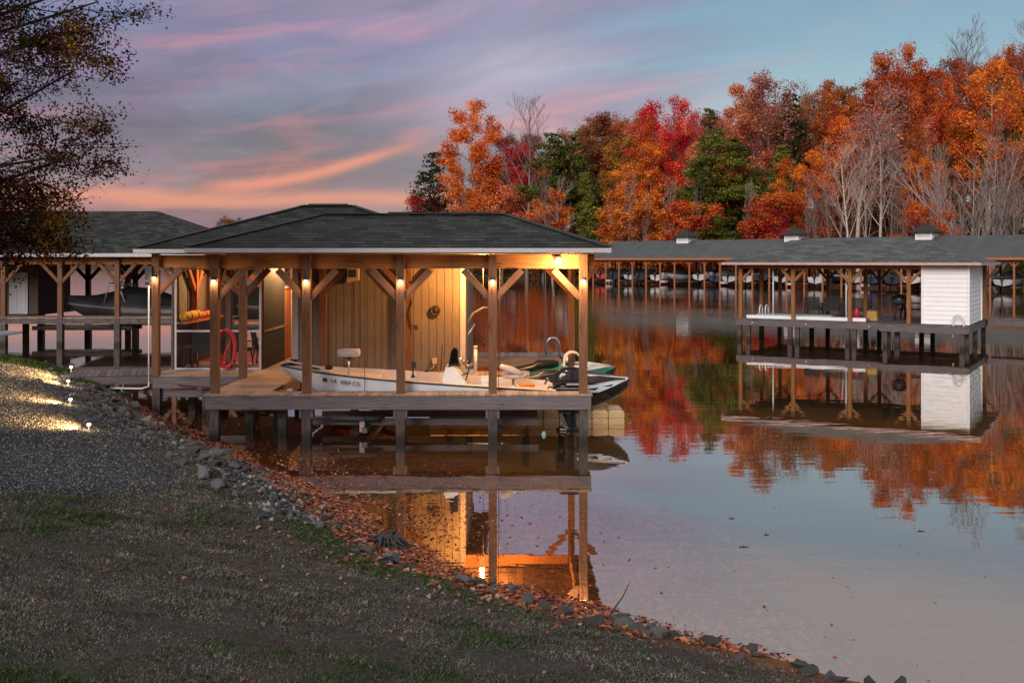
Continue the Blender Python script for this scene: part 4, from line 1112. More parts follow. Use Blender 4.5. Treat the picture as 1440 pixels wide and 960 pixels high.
for a in (0.5, 2.6, 4.7): b.tube([(cxx + .34, BY, 1.34), (cxx + .34 + .05 * math.sin(a), BY + .17 * math.cos(a), 1.34 + .17 * math.sin(a))], .01, 5)
P(b, 'steering_wheel', 'black_plastic', boat)
b = MB(); b.prism([(cxx - .10, BY + .05, 1.50), (cxx + .12, BY + .05, 1.48), (cxx + .10, BY + .05, 1.86), (cxx + .0, BY + .05, 1.92)], (0, .22, 0)); P(b, 'chart_plotter', 'gloss_black', cons)
b = MB(); b.tube([(cxx - .28, BY - .2, 1.4), (cxx - .24, BY - .2, 2.0)], .01, 5); P(b, 'antenna', 'black_plastic', cons)
def pedestal(px_x, zdeck, h, back, lean, name='pedestal_seat', m='seat_vinyl', rz=0):
    s_ = MB(); s_.tube([(px_x, BY, zdeck), (px_x, BY, zdeck + h)], .03, 8); ps = P(s_, 'seat_post', 'chrome', boat)
    b = MB(); b.ball((px_x, BY, zdeck + h + .04), (.26, .24, .07), 14, 8); P(b, 'seat_cushion', m, ps)
    if back:
        b = MB(); rings = []
        for i in range(7):
            q = i / 6; r_ = .10 + .04 * math.sin(PI * q); c0 = V(px_x + .22 - lean * q, BY, zdeck + h + .10 + back * q)
            rings.append([(c0.x + .045 * math.cos(2 * PI * k / 12), c0.y + (.23 - .05 * abs(q - .4)) * math.sin(2 * PI * k / 12), c0.z) for k in range(12)])
        b.loft(rings, True, True); P(b, 'seat_back', m, ps)
    return ps
x_, hb_, sh_, *_r = st_(.27)
b = MB(); b.tube([(-3.78, BY, sh_ - .1), (-3.78, BY, 1.72)], .028, 8); ps = P(b, 'seat_post', 'chrome', boat)
b = MB(); b.box((-3.78, BY, 1.69), (.10, .1, .06)); P(b, 'seat_bracket', 'black_plastic', ps)
b = MB(); rings = []
for xx_, s_ in ((-.25, .6), (-.235, .93), (-.15, 1), (.15, 1), (.235, .93), (.25, .6)):
    rings.append([(-3.78 + xx_, BY + .2 * s_ * cy, 1.80 + .085 * s_ * cz) for cy, cz in ((-1, -.7), (-.8, -1), (.8, -1), (1, -.7), (1, .7), (.8, 1), (-.8, 1), (-1, .7))])
b.loft(rings, True, True); P(b, 'bow_seat', 'seat_vinyl', ps)
# leaning stern seat with folded back
b = MB(); b.tube([(.03, BY, .62), (.03, BY, 1.20)], .03, 8); ps = P(b, 'seat_post', 'chrome', boat)
b = MB(); b.ball((.05, BY, 1.26), (.30, .25, .07), 14, 8); P(b, 'seat_cushion', 'seat_vinyl', ps)
b = MB(); rings = []
for i in range(8):
    q = i / 7; c0 = V(.24 - .52 * q, BY, 1.30 + .20 * q); e = math.sin(PI * min(max(q, .06), .94)) ** .4
    rings.append([(c0.x + .03 * math.cos(2 * PI * k / 12), c0.y + .24 * e * math.sin(2 * PI * k / 12), c0.z + .075 * e * math.cos(2 * PI * k / 12)) for k in range(12)])
b.loft(rings, True, True); P(b, 'seat_back', 'seat_vinyl', ps)
b = MB(); b.tube([(.28 + .1 * math.cos(a), BY - .22, 1.30 + .1 * math.sin(a)) for a in [2 * PI * i / 16 for i in range(17)]], .014, 6, False); P(b, 'seat_hinge', 'beige', ps)
b = MB(); b.box((-.62, BY, .86), (.13, .5, .62)); b.box((-.58, BY, 1.20), (.26, .54, .09)); P(b, 'bait_tank', 'gel_white', boat)
for (x, y, z) in ((-2.35, BY + .55, 1.16), (-2.55, BY - .15, .98)):
    b = MB(); b.lathe([(.05, 0), (.04, .05), (.02, .08), (.02, .30), (.035, .31)], (x, y, z), 10); b.box((x + .02, y, z + .30), (.10, .05, .14)); P(b, 'fish_finder_mount', 'black_plastic', boat)
for (t, sgn) in ((.22, 1), (.52, 1), (.82, 1)):
    x, hb_, sh_, *_r = st_(t); b = MB(); b.bar((x - .07, BY + sgn * (hb_ - .06), sh_ + .035), (x + .07, BY + sgn * (hb_ - .06), sh_ + .035), .03, .025); b.box((x, BY + sgn * (hb_ - .06), sh_ + .02), (.05, .03, .03)); P(b, 'cleat', 'black_plastic', boat)
b = MB(); b.box((-3.05, BY + .1, 1.16), (.5, .42, .05)); b.box((-2.0, BY + .2, .87), (.7, .5, .30)); P(b, 'deck_hatch', 'gel_cream', boat)
# trolling motor
tm = MB(); tm.box((-5.0, BY - .05, 1.54), (.30, .08, .05)); tm.tube([(-5.2, BY - .1, 1.62), (-4.25, BY - .25, 1.46)], .018, 8, mat=1); tm.tube([(-5.30, BY - .08, 1.52), (-5.05, BY - .1, 1.55)], .045, 10); tm.ball((-5.0, BY - .1, 1.62), (.07, .05, .045), 10, 6); tm.ball((-4.2, BY - .26, 1.48), (.10, .06, .05), 10, 6)
tm.prism([(-5.16, BY - .1, 1.55), (-5.10, BY - .1, 1.68), (-5.06, BY - .1, 1.67), (-5.09, BY - .1, 1.55)], (0, .015, 0))
P(tm, 'trolling_motor', ('black_plastic', 'pvc'), boat)
b = MB(); b.ball((-4.7, BY + .2, 1.40), (.22, .16, .05), 10, 6); P(b, 'coiled_line', 'charcoal', boat)
# outboard
ox = 1.30
b = MB(); rings = []
for z, x0, x1, hw in ((.90, -.24, .30, .17), (.97, -.36, .38, .22), (1.10, -.37, .40, .235), (1.28, -.33, .38, .225), (1.40, -.26, .35, .20), (1.455, -.16, .27, .15), (1.475, -.02, .14, .05)):
    rings.append([(ox + (x0 + x1) / 2 + (x1 - x0) / 2 * math.copysign(abs(math.cos(a)) ** .55, math.cos(a)), BY + hw * math.copysign(abs(math.sin(a)) ** .55, math.sin(a)), z) for a in [2 * PI * k / 20 for k in range(20)]])
b.loft(rings, True, True); cowl = P(b, 'outboard_cowl', 'gloss_black', boat)
b = MB(); b.box((ox + .1, BY - .238, 1.10), (.30, .012, .045)); P(b, 'cowl_badge', 'galv', cowl)
b = MB(); b.box((ox + .0, BY - .234, 1.0), (.66, .012, .02)); P(b, 'cowl_stripe', 'galv', cowl)
b = MB(); b.loft([[(ox + cx_ + sx_ * a, BY + sy_ * c_, z) for a, c_ in ((-1, -.6), (-.5, -1), (.6, -1), (1, 0), (.6, 1), (-.5, 1), (-1, .6))] for z, cx_, sx_, sy_ in ((.92, .02, .22, .14), (.6, .02, .18, .12), (.42, .03, .17, .09), (.12, .05, .14, .06), (.02, .05, .14, .05))], True, True, 0, False)
b.box((ox + .08, BY, .43), (.62, .26, .04)); b.box((ox - .26, BY, .70), (.2, .3, .4)); leg_ = P(b, 'outboard_leg', 'gloss_black', boat)
b = MB(); b.tube([(ox - .28, BY, .03), (ox - .18, BY, .03), (ox + .18, BY, .03), (ox + .3, BY, .03)], [.02, .07, .075, .04], 10); b.prism([(ox - .1, BY - .006, .0), (ox + .12, BY - .006, .0), (ox + .08, BY - .006, -.2)], (0, .012, 0)); P(b, 'gearcase', 'gloss_black', leg_)
b = MB()
for k in range(3):
    a = k * 2 * PI / 3 + .4; d0 = V(0, math.cos(a), math.sin(a)); d1 = V(0, math.cos(a + .7), math.sin(a + .7)); c0 = V(ox + .36, BY, .03)
    b.face([c0 + d0 * .03, c0 + d0 * .17 + V(.03, 0, 0), c0 + d1 * .18 + V(-.03, 0, 0), c0 + d1 * .03])
b.tube([(ox + .29, BY, .03), (ox + .42, BY, .03)], [.04, .02], 8); P(b, 'propeller', 'chrome', leg_)
b = MB(); b.tube([(ox - .52, BY + .3, 1.05), (ox - .48, BY + .1, 1.18), (ox - .36, BY + .05, 1.12)], .03, 6); b.tube([(ox - .3, BY - .2, 1.0), (ox - .45, BY - .35, 1.06), (ox - .55, BY - .5, .95)], .02, 6); P(b, 'rigging_hose', 'black_plastic', boat)
# lift: bunks and cradle beams
lift = thing('boat_lift', 'steel and timber boat lift cradle under the white boat', 'boat lift', (-2.2, BY, 0))
for s_ in (-1, 1):
    b = MB(); b.bar((-4.5, BY + s_ * .55, .30), (.6, BY + s_ * .55, .30), .10, .14); P(b, 'bunk', 'weathered', lift)
for x in (-3.28, -.3):
    b = MB(); b.bar((x, 22.12, .16), (x, 24.9, .16), .12, .12); P(b, 'cradle_beam', 'steel_dark', lift)
    for y in (22.16, 24.86):
        b = MB(); b.tube([(x, y, .22), (x, y, 3.75)], .007, 5); P(b, 'cable', 'charcoal', lift)
b = MB(); b.tube([(-4.1, 22.25, .42), (-3.0, 22.25, .40)], .06, 10); P(b, 'winch_pipe', 'steel_dark', lift)
b = MB(); b.prism([(-3.4, 22.2, .34), (-3.28, 22.2, .36), (-3.30, 22.2, .16), (-3.40, 22.2, .10)], (0, .08, 0)); P(b, 'pulley', 'trim_pink', lift)
b = MB(); b.ball((.72, 22.5, -.02), (.06, .06, .11), 10, 6); single(b, 'buoy', 'pale_teal', 'small pale teal buoy bobbing under the outboard', 'buoy', (.58, 22.7, 0))
b = MB(); b.tube([(-5.45, 22.55, .80), (-5.0, 22.7, .95)], [.09, .09], 10); single(b, 'bumper', 'white_paint', 'white dock bumper under the bow at the walkway', 'bumper', (-5.3, 22.6, .85))

# ------------------------------------------------------------------ personal watercraft on drive-on floats
def float_dock(label, x0, x1, y0, y1, n_):
    t = thing('float_dock', label, 'floating dock', ((x0 + x1) / 2, (y0 + y1) / 2, 0), group='drive-on floats for the watercraft')
    st = (x1 - x0) / n_
    b = MB()
    for i in range(n_):
        a = x0 + st * i + .008; c = a + st - .016; e = .05
        for (ya, yb) in ((y0, (y0 + y1) / 2 - .01), ((y0 + y1) / 2 + .01, y1)):
            rings = [[(a + q, ya + q, z), (c - q, ya + q, z), (c - q, yb - q, z), (a + q, yb - q, z)] for z, q in ((-.15, .02), (-.05, .0), (.10, 0), (.11, .015), (.13, .015), (.14, 0), (.27, 0), (.31, e))]
            b.loft(rings, True, True, 0, False)
    P(b, 'float_cubes', 'float_tan', t); return t
float_dock('tan cube float under the white and black watercraft', -2.0, 2.72, 24.05, 25.08, 12)
float_dock('tan cube float under the teal watercraft', -.2, 2.5, 26.2, 27.5, 7)
def watercraft(label, x0, yc, z0, main, accent, deckcol, rz=0):
    t = thing('jet_ski', label, 'watercraft', (x0 + 1.5, yc, z0), rz, 'watercraft parked on the floats')
    L = lambda x: x - 1.5
    prof = [(0, .42, .10, .42), (.15, .50, .06, .46), (.8, .56, .03, .48), (1.6, .58, .02, .50), (2.2, .47, .06, .56), (2.6, .30, .18, .63), (2.85, .14, .36, .69), (3.02, .03, .54, .71)]
    r1 = []; r2 = []
    for x, hb, kz, sz in prof:
        r1.append([(L(x), -hb, sz), (L(x), -hb * .92, sz - .10), (L(x), -hb * .75, kz + .12), (L(x), 0, kz), (L(x), hb * .75, kz + .12), (L(x), hb * .92, sz - .10), (L(x), hb, sz)])
    b = MB(); b.loft(r1, False, False); b.face(r1[0]); b.build('hull', M['gloss_black'], t, world=False)
    top = [(0, .40, .46, .50), (.3, .48, .5, .52), (.9, .52, .53, .62), (1.5, .54, .56, .78), (1.9, .52, .60, .86), (2.3, .42, .62, .82), (2.65, .26, .68, .80), (2.9, .12, .72, .78), (3.02, .03, .72, .75)]
    for x, hb, sz, tz in top:
        q_ = .17 if x < 2.4 else .17 - .16 * (x - 2.4) / .62
        r2.append([(L(x), -hb * .97 - .012, sz - q_), (L(x), -hb - .012, sz), (L(x), -hb * .8, sz + .05), (L(x), -hb * .42, tz - .03), (L(x), 0, tz), (L(x), hb * .42, tz - .03), (L(x), hb * .8, sz + .05), (L(x), hb + .012, sz), (L(x), hb * .97 + .012, sz - q_)])
    b = MB(); b.loft(r2, False, False); b.face(r2[0]); b.build('body', M[main], t, world=False)
    for s_ in (-1, 1):
        b = MB(); b.prism([(L(1.5), s_ * .50, .60), (L(2.15), s_ * .49, .66), (L(2.75), s_ * .27, .745), (L(2.95), s_ * .12, .73), (L(2.3), s_ * .38, .82), (L(1.7), s_ * .38, .80)], (0, s_ * .03, .035)); b.build('side_panel', M[accent], t, world=False)
    b = MB(); rings = [[(L(x), w_ * math.cos(a), z + h_ * math.sin(a)) for a in [2 * PI * k / 12 for k in range(12)]] for x, z, w_, h_ in ((.25, .62, .10, .05), (.35, .66, .17, .10), (.8, .74, .19, .12), (.92, .82, .19, .13), (1.35, .84, .15, .12), (1.5, .82, .08, .08))]
    b.loft(rings, True, True); b.build('seat', M['black_plastic'], t, world=False)
    b = MB(); b.tube([(L(1.75), 0, .80), (L(1.62), 0, 1.0)], [.09, .06], 10); b.tube([(L(1.52), -.36, 1.02), (L(1.62), -.15, 1.0), (L(1.62), .15, 1.0), (L(1.52), .36, 1.02)], .022, 8)
    hb_ = b.build('handlebar', M['black_plastic'], t, world=False)
    b = MB(); b.ball((L(1.78), 0, .95), (.18, .2, .10), 12, 8); b.build('dash_cowl', M[deckcol], t, world=False)
    for s_ in (-1, 1):
        b = MB(); b.tube([(L(1.9), s_ * .42, .86), (L(1.86), s_ * .5, .94)], .015, 6); b.ball((L(1.85), s_ * .52, .98), (.04, .08, .06), 8, 6); b.build('mirror', M['black_plastic'], t, world=False)
    b = MB(); b.prism([(L(2.72), -.2, .60), (L(3.06), -.03, .66), (L(3.06), .03, .66), (L(2.72), .2, .60)], (0, 0, .07)); b.build('bow_bumper', M['black_plastic'], t, world=False)
    b = MB(); b.box((L(.0) - .04, 0, .36), (.08, .5, .14)); b.build('boarding_step', M['black_plastic'], t, world=False)
    return t
watercraft('white and black jet ski with raised nose beyond the corner post', -.16, 24.62, .29, 'gel_white', 'charcoal', 'gel_white', -.05)
watercraft('teal nosed jet ski behind the outboard motor', -.25, 26.85, .32, 'teal', 'gel_white', 'gel_white', .06)
# ladder hoops, davit, pipe, winch parts
def hoop(name, label, x, y, z, w_, h_, m):
    t = MB(); r_ = w_ / 2
    for yo in (0, .35):
        pts = [(x - r_, y + yo, z)] + [(x - r_ * math.cos(PI * i / 10), y + yo, z + h_ - r_ + r_ * math.sin(PI * i / 10)) for i in range(11)] + [(x + r_, y + yo, z)]
        t.tube(pts, .022, 8)
    return single(t, name, m, label, 'ladder', (x, y, z))
hoop('ladder_rail', 'silver looped ladder handrail on the grey back dock', 1.25, 30.3, DK, .40, .52, 'chrome')
hoop('ladder_rail', 'cream looped handrail beside the rear corner post', 1.56, 25.5, .4, .42, 1.18, 'pvc')
b = MB(); b.tube([(-1.42, 28.0, DK - .3), (-1.42, 28.0, 1.70), (-1.36, 28.0, 2.0), (-1.10, 28.0, 2.45), (-.80, 28.0, 2.62), (-.68, 28.0, 2.60)], [.05, .05, .05, .045, .04, .035], 10)
b.tube([(-1.42, 28.0, 1.4), (-1.30, 28.0, 1.75), (-1.05, 28.0, 2.15)], .03, 8)
single(b, 'davit', 'galv', 'curved grey davit arm at the corner of the storage room', 'davit', (-1.42, 28, DK))
b = MB(); b.tube([(-.93, 25.4, DK), (-.93, 25.4, 1.72)], .045, 10); b.tube([(-.93, 25.4, 1.72), (-.93, 25.4, 1.76)], .055, 10); single(b, 'vent_pipe', 'pvc', 'upright yellowed plastic pipe on the lit catwalk', 'pipe', (-.93, 25.4, DK))
b = MB(); r3 = random.Random(2)
for k in range(9):
    c = V(-1.25 + r3.uniform(-.2, .2), 25.5 + r3.uniform(-.15, .15), DK + .1 + r3.uniform(0, .2)); b.tube([c, c + V(r3.uniform(-.2, .2), r3.uniform(-.1, .1), r3.uniform(-.05, .2))], r3.uniform(.02, .05), 7)
b.ball((-1.5, 25.5, DK + .18), (.14, .12, .18), 10, 7); b.box((-1.2, 25.5, DK + .05), (.5, .3, .1))
single(b, 'winch', 'galv', 'cluttered grey winch with motor at the end of the storage wall', 'winch', (-1.25, 25.5, DK))
b = MB(); b.tube([(-.72, 25.0, 3.76), (-.72, 25.0, 1.9)], .006, 5); b.ball((-.72, 25.0, 1.85), (.03, .03, .07), 8, 6); single(b, 'hanging_hook', 'charcoal', 'dark hook hanging on a thin line in the boat slip', 'hook', (-.72, 25, 1.85))
b = MB(); b.tube([(.55, 24.7, .85), (.62, 24.7, 1.0), (.75, 24.6, .98), (.72, 24.65, .85)], .03, 6); b.ball((.35, 23.6, .98), (.2, .14, .05), 10, 6)
single(b, 'rope_heap', 'orange_foam', 'small heap of orange rope on the stern of the boat', 'rope', (.5, 24, .9))

# ------------------------------------------------------------------ path lights
for k, (px, py, lab) in enumerate(((100, 514, 'lit path light at the grass edge, farthest of the row'), (96, 535, 'dim lit path light behind the bright one by the gravel'), (99, 561, 'bright path light at the middle of the gravel edge'), (125, 596, 'bright path light nearest the lawn, lowest of the row'))):
    D = {0: 23.1, 1: 21.8, 2: 19.9, 3: 16.7}[k]
    if k == 0: D = 23.1; x = (px - 720) / F * D; z = float(land_z(np.array([x]), np.array([D]))[0])
    for _ in range(30 if k else 0):
        x = (px - 720) / F * D; z = float(land_z(np.array([x]), np.array([D]))[0]); D = .5 * D + .5 * F * (CAM_Z - z - .15) / (py - 366)
    hx_ = .22 if k == 0 else 0.0
    t = thing('path_light', lab, 'path light', (x, D, z), group='path lights along the gravel edge')
    b = MB(); b.tube([(0, 0, -.08), (0, 0, .11 + hx_)], .011, 6); b.build('stake', M['black_plastic'], t, world=False)
    b = MB(); b.ball((0, 0, .145 + hx_), .034, 10, 7); b.build('bulb', M['bulb_path'], t, world=False)
    b = MB(); b.lathe([(.10, 0), (.08, .02), (.02, .05)], (0, 0, .182 + hx_), 12); b.build('shade', M['black_plastic'], t, world=False)
    l = bpy.data.lights.new('lamp_light', 'SPOT'); l.energy = 620 if k != 1 else 340; l.color = (1.0, .56, .20); l.shadow_soft_size = .04; l.spot_size = math.radians(125); l.spot_blend = 1.0
    lo_ = bpy.data.objects.new('lamp_light', l); COL.objects.link(lo_); lo_.location = (x - .06, D - .02, z + .24 + hx_); lo_.rotation_euler = Vector((.97, .05, .10)).to_track_quat('Z', 'Y').to_euler()
    lamp_light(x, D - .05, z + .12 + hx_, 7, .04, (1.0, .70, .36))
    print('path light', round(x, 2), round(D, 2), round(z, 2), float(shore_sd(np.array([x]), np.array([D]))[0]), float(grav_sd(np.array([x]), np.array([D]))[0]))
# ------------------------------------------------------------------ local frames
class Frame:
    def __init__(self, o, u):
        self.o = Vector((*o, 0)); self.u = Vector((*u, 0)).normalized(); self.v = Vector((-self.u.y, self.u.x, 0))
    def __call__(self, a, b, z=0.0): return self.o + self.u * a + self.v * b + Vector((0, 0, z))

def frame_hip(fr, name, a0, a1, b0, b1, ze, ra0, ra1, rb, zr, parent, m, fm, fh=.16, th=.1):
    A, B, C, D_ = fr(a0, b0, ze), fr(a1, b0, ze), fr(a1, b1, ze), fr(a0, b1, ze); R0, R1 = fr(ra0, rb, zr), fr(ra1, rb, zr)
    b = MB(); b.face([A, B, R1, R0]); b.face([C, D_, R0, R1])
    if ra1 < a1 - .05: b.face([B, C, R1]); b.face([D_, A, R0])
    else:
        b.face([B, C, R1]); b.face([D_, A, R0])
    dz = Vector((0, 0, -th)); b.face([D_ + dz, C + dz, B + dz, A + dz])
    for p, q in ((A, B), (B, C), (C, D_), (D_, A)): b.face([p + dz, q + dz, q, p])
    r = P(b, name, m, parent) if False else b.build(name, M[m], parent, fix=False)
    t = .05
    for (p, q, n_) in ((fr(a0 - t, b0), fr(a1 + t, b0), -fr.v), (fr(a0 - t, b1), fr(a1 + t, b1), fr.v), (fr(a0, b0), fr(a0, b1), -fr.u), (fr(a1, b0), fr(a1, b1), fr.u)):
        f_ = MB(); up = Vector((0, 0, ze - .02 - fh / 2)); f_.bar(p + n_ * .04 + up, q + n_ * .04 + up, t, fh); P(f_, 'fascia', fm, r)
    return r
def tpost(fr, a, b_, z0, z1, par, m='post_wood', w_=.18, br=(), L=.7, brm=None, bz=None):
    b = MB(); b.bar(fr(a, b_, z0), fr(a, b_, z1), w_, w_, up=fr.v); p = P(b, 'post', m, par)
    for da, db in br:
        z = bz or z1
        k = MB(); k.bar(fr(a + da * .06, b_ + db * .06, z - L), fr(a + da * L, b_ + db * L, z), w_ * .6, w_ * .7); P(k, 'brace', brm or m, p)
    return p

# ------------------------------------------------------------------ covered boats
def boat_hull(L, W, bow_z=1.25, stern_z=.95, keel=0.0):
    """hull rings along +x (bow at +x)"""
    out = []
    for t in (0, .12, .3, .5, .65, .78, .88, .95, 1.0):
        x = -L / 2 + L * t; hb = W / 2 * (1 if t < .45 else (1 - ((t - .45) / .55) ** 2.2) * .97 + .03); sh = stern_z + (bow_z - stern_z) * t ** 1.6
        kz = keel + (bow_z * .75) * max(0, (t - .55) / .45) ** 2.2; ch = kz + .25 * (1 - t * .4)
        out.append((x, hb, sh, kz, min(ch, sh - .1)))
    return out
def make_boat(name, label, cat, L, W, hullcol, cover, motor=True, tower=False, group=None, covcol=(.02, .02, .024, 1), stripe=None):
    t = thing(name, label, cat, (0, 0, 0), 0, group)
    S_ = boat_hull(L, W)
    b = MB(); R = [[(x, -hb, sh), (x, -hb * .97, sh - .25), (x, -hb * .85, ch), (x, 0, kz), (x, hb * .85, ch), (x, hb * .97, sh - .25), (x, hb, sh)] for x, hb, sh, kz, ch in S_]
    b.loft(R, False, False); b.face(R[0]); h = b.build('hull', M['paint_by_object'], t, world=False); h.color = hullcol
    if stripe:
        for sg in (-1, 1):
            b = MB(); b.loft([[(x, sg * (hb + .01), sh - .06), (x, sg * (hb * .985 + .01), sh - .22)] for x, hb, sh, kz, ch in S_], False, False); s_ = b.build('stripe', M['paint_by_object'], t, world=False, fix=False); s_.color = stripe
    if cover:
        b = MB(); R = []
        for x, hb, sh, kz, ch in S_:
            q = (x + L / 2) / L; pk = .25 + .70 * math.exp(-((q - .42) / .26) ** 2)
            R.append([(x, -hb - .02, sh - .10), (x, -hb - .02, sh + .03), (x, -hb * .6, sh + pk * .62), (x, 0, sh + pk), (x, hb * .6, sh + pk * .62), (x, hb + .02, sh + .03), (x, hb + .02, sh - .10)])
        b.loft(R, False, False, 0, False); b.face(R[0]); c = b.build('cover', M['cover_by_object'], t, world=False); c.color = covcol
    else:
        b = MB(); b.face([(x, -hb + .1, sh - .25) for x, hb, sh, *_ in S_] + [(x, hb - .1, sh - .25) for x, hb, sh, *_ in S_[::-1]]); d = b.build('deck', M['gel_cream'], t, world=False, fix=False)
        b = MB(); b.prism([(.3, -.8, 1.0), (.9, -.8, 1.1), (.5, -.8, 1.7), (.45, -.8, 1.7)], (0, 1.6, 0)); b.build('windscreen', M['gloss_black'], t, world=False)
        for yy_ in (-.5, .5): b = MB(); b.box((-.4, yy_, 1.1), (.5, .5, .5)); b.build('seat', M['seat_vinyl'], t, world=False)
    if tower:
        b = MB()
        for sg in (-1, 1): b.tube([(-.2, sg * W * .46, .95), (.2, sg * W * .42, 2.0), (.7, sg * W * .40, 2.1), (.9, sg * W * .46, 1.05)], .035, 6)
        b.tube([(.2, -W * .42, 2.0), (.2, W * .42, 2.0)], .035, 6); b.tube([(.7, -W * .4, 2.1), (.7, W * .4, 2.1)], .035, 6); b.build('tower', M['galv'], t, world=False)
    if motor:
        b = MB(); b.loft([[(-L / 2 - .35 + cx_ + .25 * s1 * math.cos(a), .18 * s1 * math.sin(a), z) for a in [2 * PI * k / 12 for k in range(12)]] for z, s1, cx_ in ((.1, .35, .05), (.75, .5, 0), (.85, 1, 0), (1.2, 1.05, 0), (1.4, .7, .03), (1.45, .2, .05))], True, True); b.build('outboard', M['gloss_black'], t, world=False)
    return t
def place(t, loc, rz): t.location = loc; t.rotation_euler = (0, 0, rz); return t

# ------------------------------------------------------------------ neighbouring boathouse, beyond the left bank
fr = Frame((-31.5, 46.2), (1, 0))
nb = thing('boathouse', 'dark neighbouring boathouse behind the trees with white door and covered boat', 'boathouse', (-22, 50, 0))
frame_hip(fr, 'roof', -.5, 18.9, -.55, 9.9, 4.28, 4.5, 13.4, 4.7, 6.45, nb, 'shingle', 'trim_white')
for q in ((0, 0, 18.5, 0), (0, 9.3, 18.5, 9.3)):
    b = MB(); b.bar(fr(q[0], q[1] + .16, 3.92), fr(q[2], q[3] + .16, 3.92), .12, .34); P(b, 'beam', 'beam_wood', nb)
b = MB(); b.bar(fr(18.35, .25, 3.92), fr(18.35, 9.3, 3.92), .12, .34); P(b, 'beam', 'beam_wood', nb)
for i, a in enumerate((2.65, 5.3, 7.92, 10.55, 13.2, 15.85, 18.35)):
    tpost(fr, a, 0, 1.3, 4.1, nb, 'post_wood', .21, ((-1, 0), (1, 0)), .85, bz=3.78)
    b = MB(); b.bar(fr(a, 0, -3.4), fr(a, 0, 1.28), .26, .26, up=fr.v); P(b, 'piling', 'piling_wood', nb)
    tpost(fr, a, 9.2, 1.3, 4.1, nb, 'dark_wood', .24, ((-1, 0), (1, 0)), .9, bz=3.78)
    b = MB(); b.bar(fr(a, 9.2, -3.4), fr(a, 9.2, 1.28), .3, .3, up=fr.v); P(b, 'piling', 'dark_wood', nb)
    if i in (1, 3, 5): tpost(fr, a + 1.2, 5.0, -3.4, 4.1, nb, 'dark_wood', .24, ((-1, 0), (1, 0)), .8, bz=3.85)
b = MB()
for i in range(100): b.bar(fr(.0 + .186 * i, -.1, 1.28), fr(.0 + .186 * i, 1.3, 1.28), .176, .045)
d = P(b, 'deck', 'deck_wood', nb)
b = MB(); b.bar(fr(-.1, -.08, 1.12), fr(18.6, -.08, 1.12), .06, .24); P(b, 'rim_joist', 'piling_wood', d)
b = MB(); b.bar(fr(0, 8.6, 1.28), fr(18.4, 8.6, 1.28), 1.2, .06); d2 = P(b, 'deck', 'dark_wood', nb)
b = MB(); b.bar(fr(4.0, 4.9, 1.27), fr(8.2, 4.9, 1.27), 6.6, .06); P(b, 'deck', 'dark_wood', nb)
b = MB(); b.bar(fr(.3, 6.5, 2.6), fr(8.1, 6.5, 2.6), .1, 2.7); b.bar(fr(8.05, 3.05, 2.6), fr(8.05, 6.4, 2.6), .1, 2.7); b.bar(fr(.3, 3.0, 2.6), fr(8.1, 3.0, 2.6), .1, 2.7); wl = P(b, 'wall', 'dark_wood', nb)
b = MB(); dx0 = 7.05 - .55
dxc = (26 - 720) / 1400 * 49.1 + 31.5
b.bar(fr(dxc - .46, 2.90, 2.32), fr(dxc + .46, 2.90, 2.32), .05, 2.03); dr = P(b, 'door', 'door_grey', nb)
b = MB()
for zz, hh_ in ((1.72, .5), (2.38, .6), (2.98, .34)):
    for s_ in (-.21, .21): b.bar(fr(dxc + s_ - .14, 2.868, zz), fr(dxc + s_ + .14, 2.868, zz), .014, hh_)
P(b, 'door_panel', 'door_grey', dr)
b = MB(); b.ball(fr(dxc - .38, 2.84, 2.25), .04, 8, 6); P(b, 'door_handle', 'black_plastic', dr)
for a in (9.5, 16.4):
    for s_ in (-1, 1):
        b = MB(); b.bar(fr(a - 1.5, 3.2 + s_ * .6, .62), fr(a + 3.4, 3.2 + s_ * .6, .62), .14, .2); P(b, 'lift_bunk', 'piling_wood', nb)
sgn_ = MB(); sgn_.bar(fr(dxc - 1.3, 2.9, 2.9), fr(dxc - .75, 2.9, 2.9), .03, .6); o = P(sgn_, 'wall_panel', 'red', nb)
cb = make_boat('covered_boat', 'boat under a black cover in the neighbouring boathouse', 'boat', 6.2, 2.4, (.02, .02, .022, 1), True, True, True, covcol=(.008, .008, .010, 1), stripe=(.10, .10, .105, 1))
place(cb, fr(12.6, 3.2, .72), PI)
cb2 = make_boat('covered_boat', 'dark covered boat half hidden behind the corner post of the porch', 'boat', 6.0, 2.4, (.02, .02, .022, 1), True, True, False, covcol=(.008, .008, .010, 1), stripe=(.10, .10, .105, 1))
place(cb2, fr(17.2, 6.4, .70), PI)
b = MB(); b.bar((-19.3, 33.5, 1.2), (-18.0, 36.0, 1.35), .9, .08); b.bar((-19.7, 33.6, 1.5), (-18.4, 36.1, 1.65), .04, .05)
single(b, 'ramp', 'galv', 'grey metal ramp on the bank below the white door', 'ramp', (-16.8, 35, 1.2))

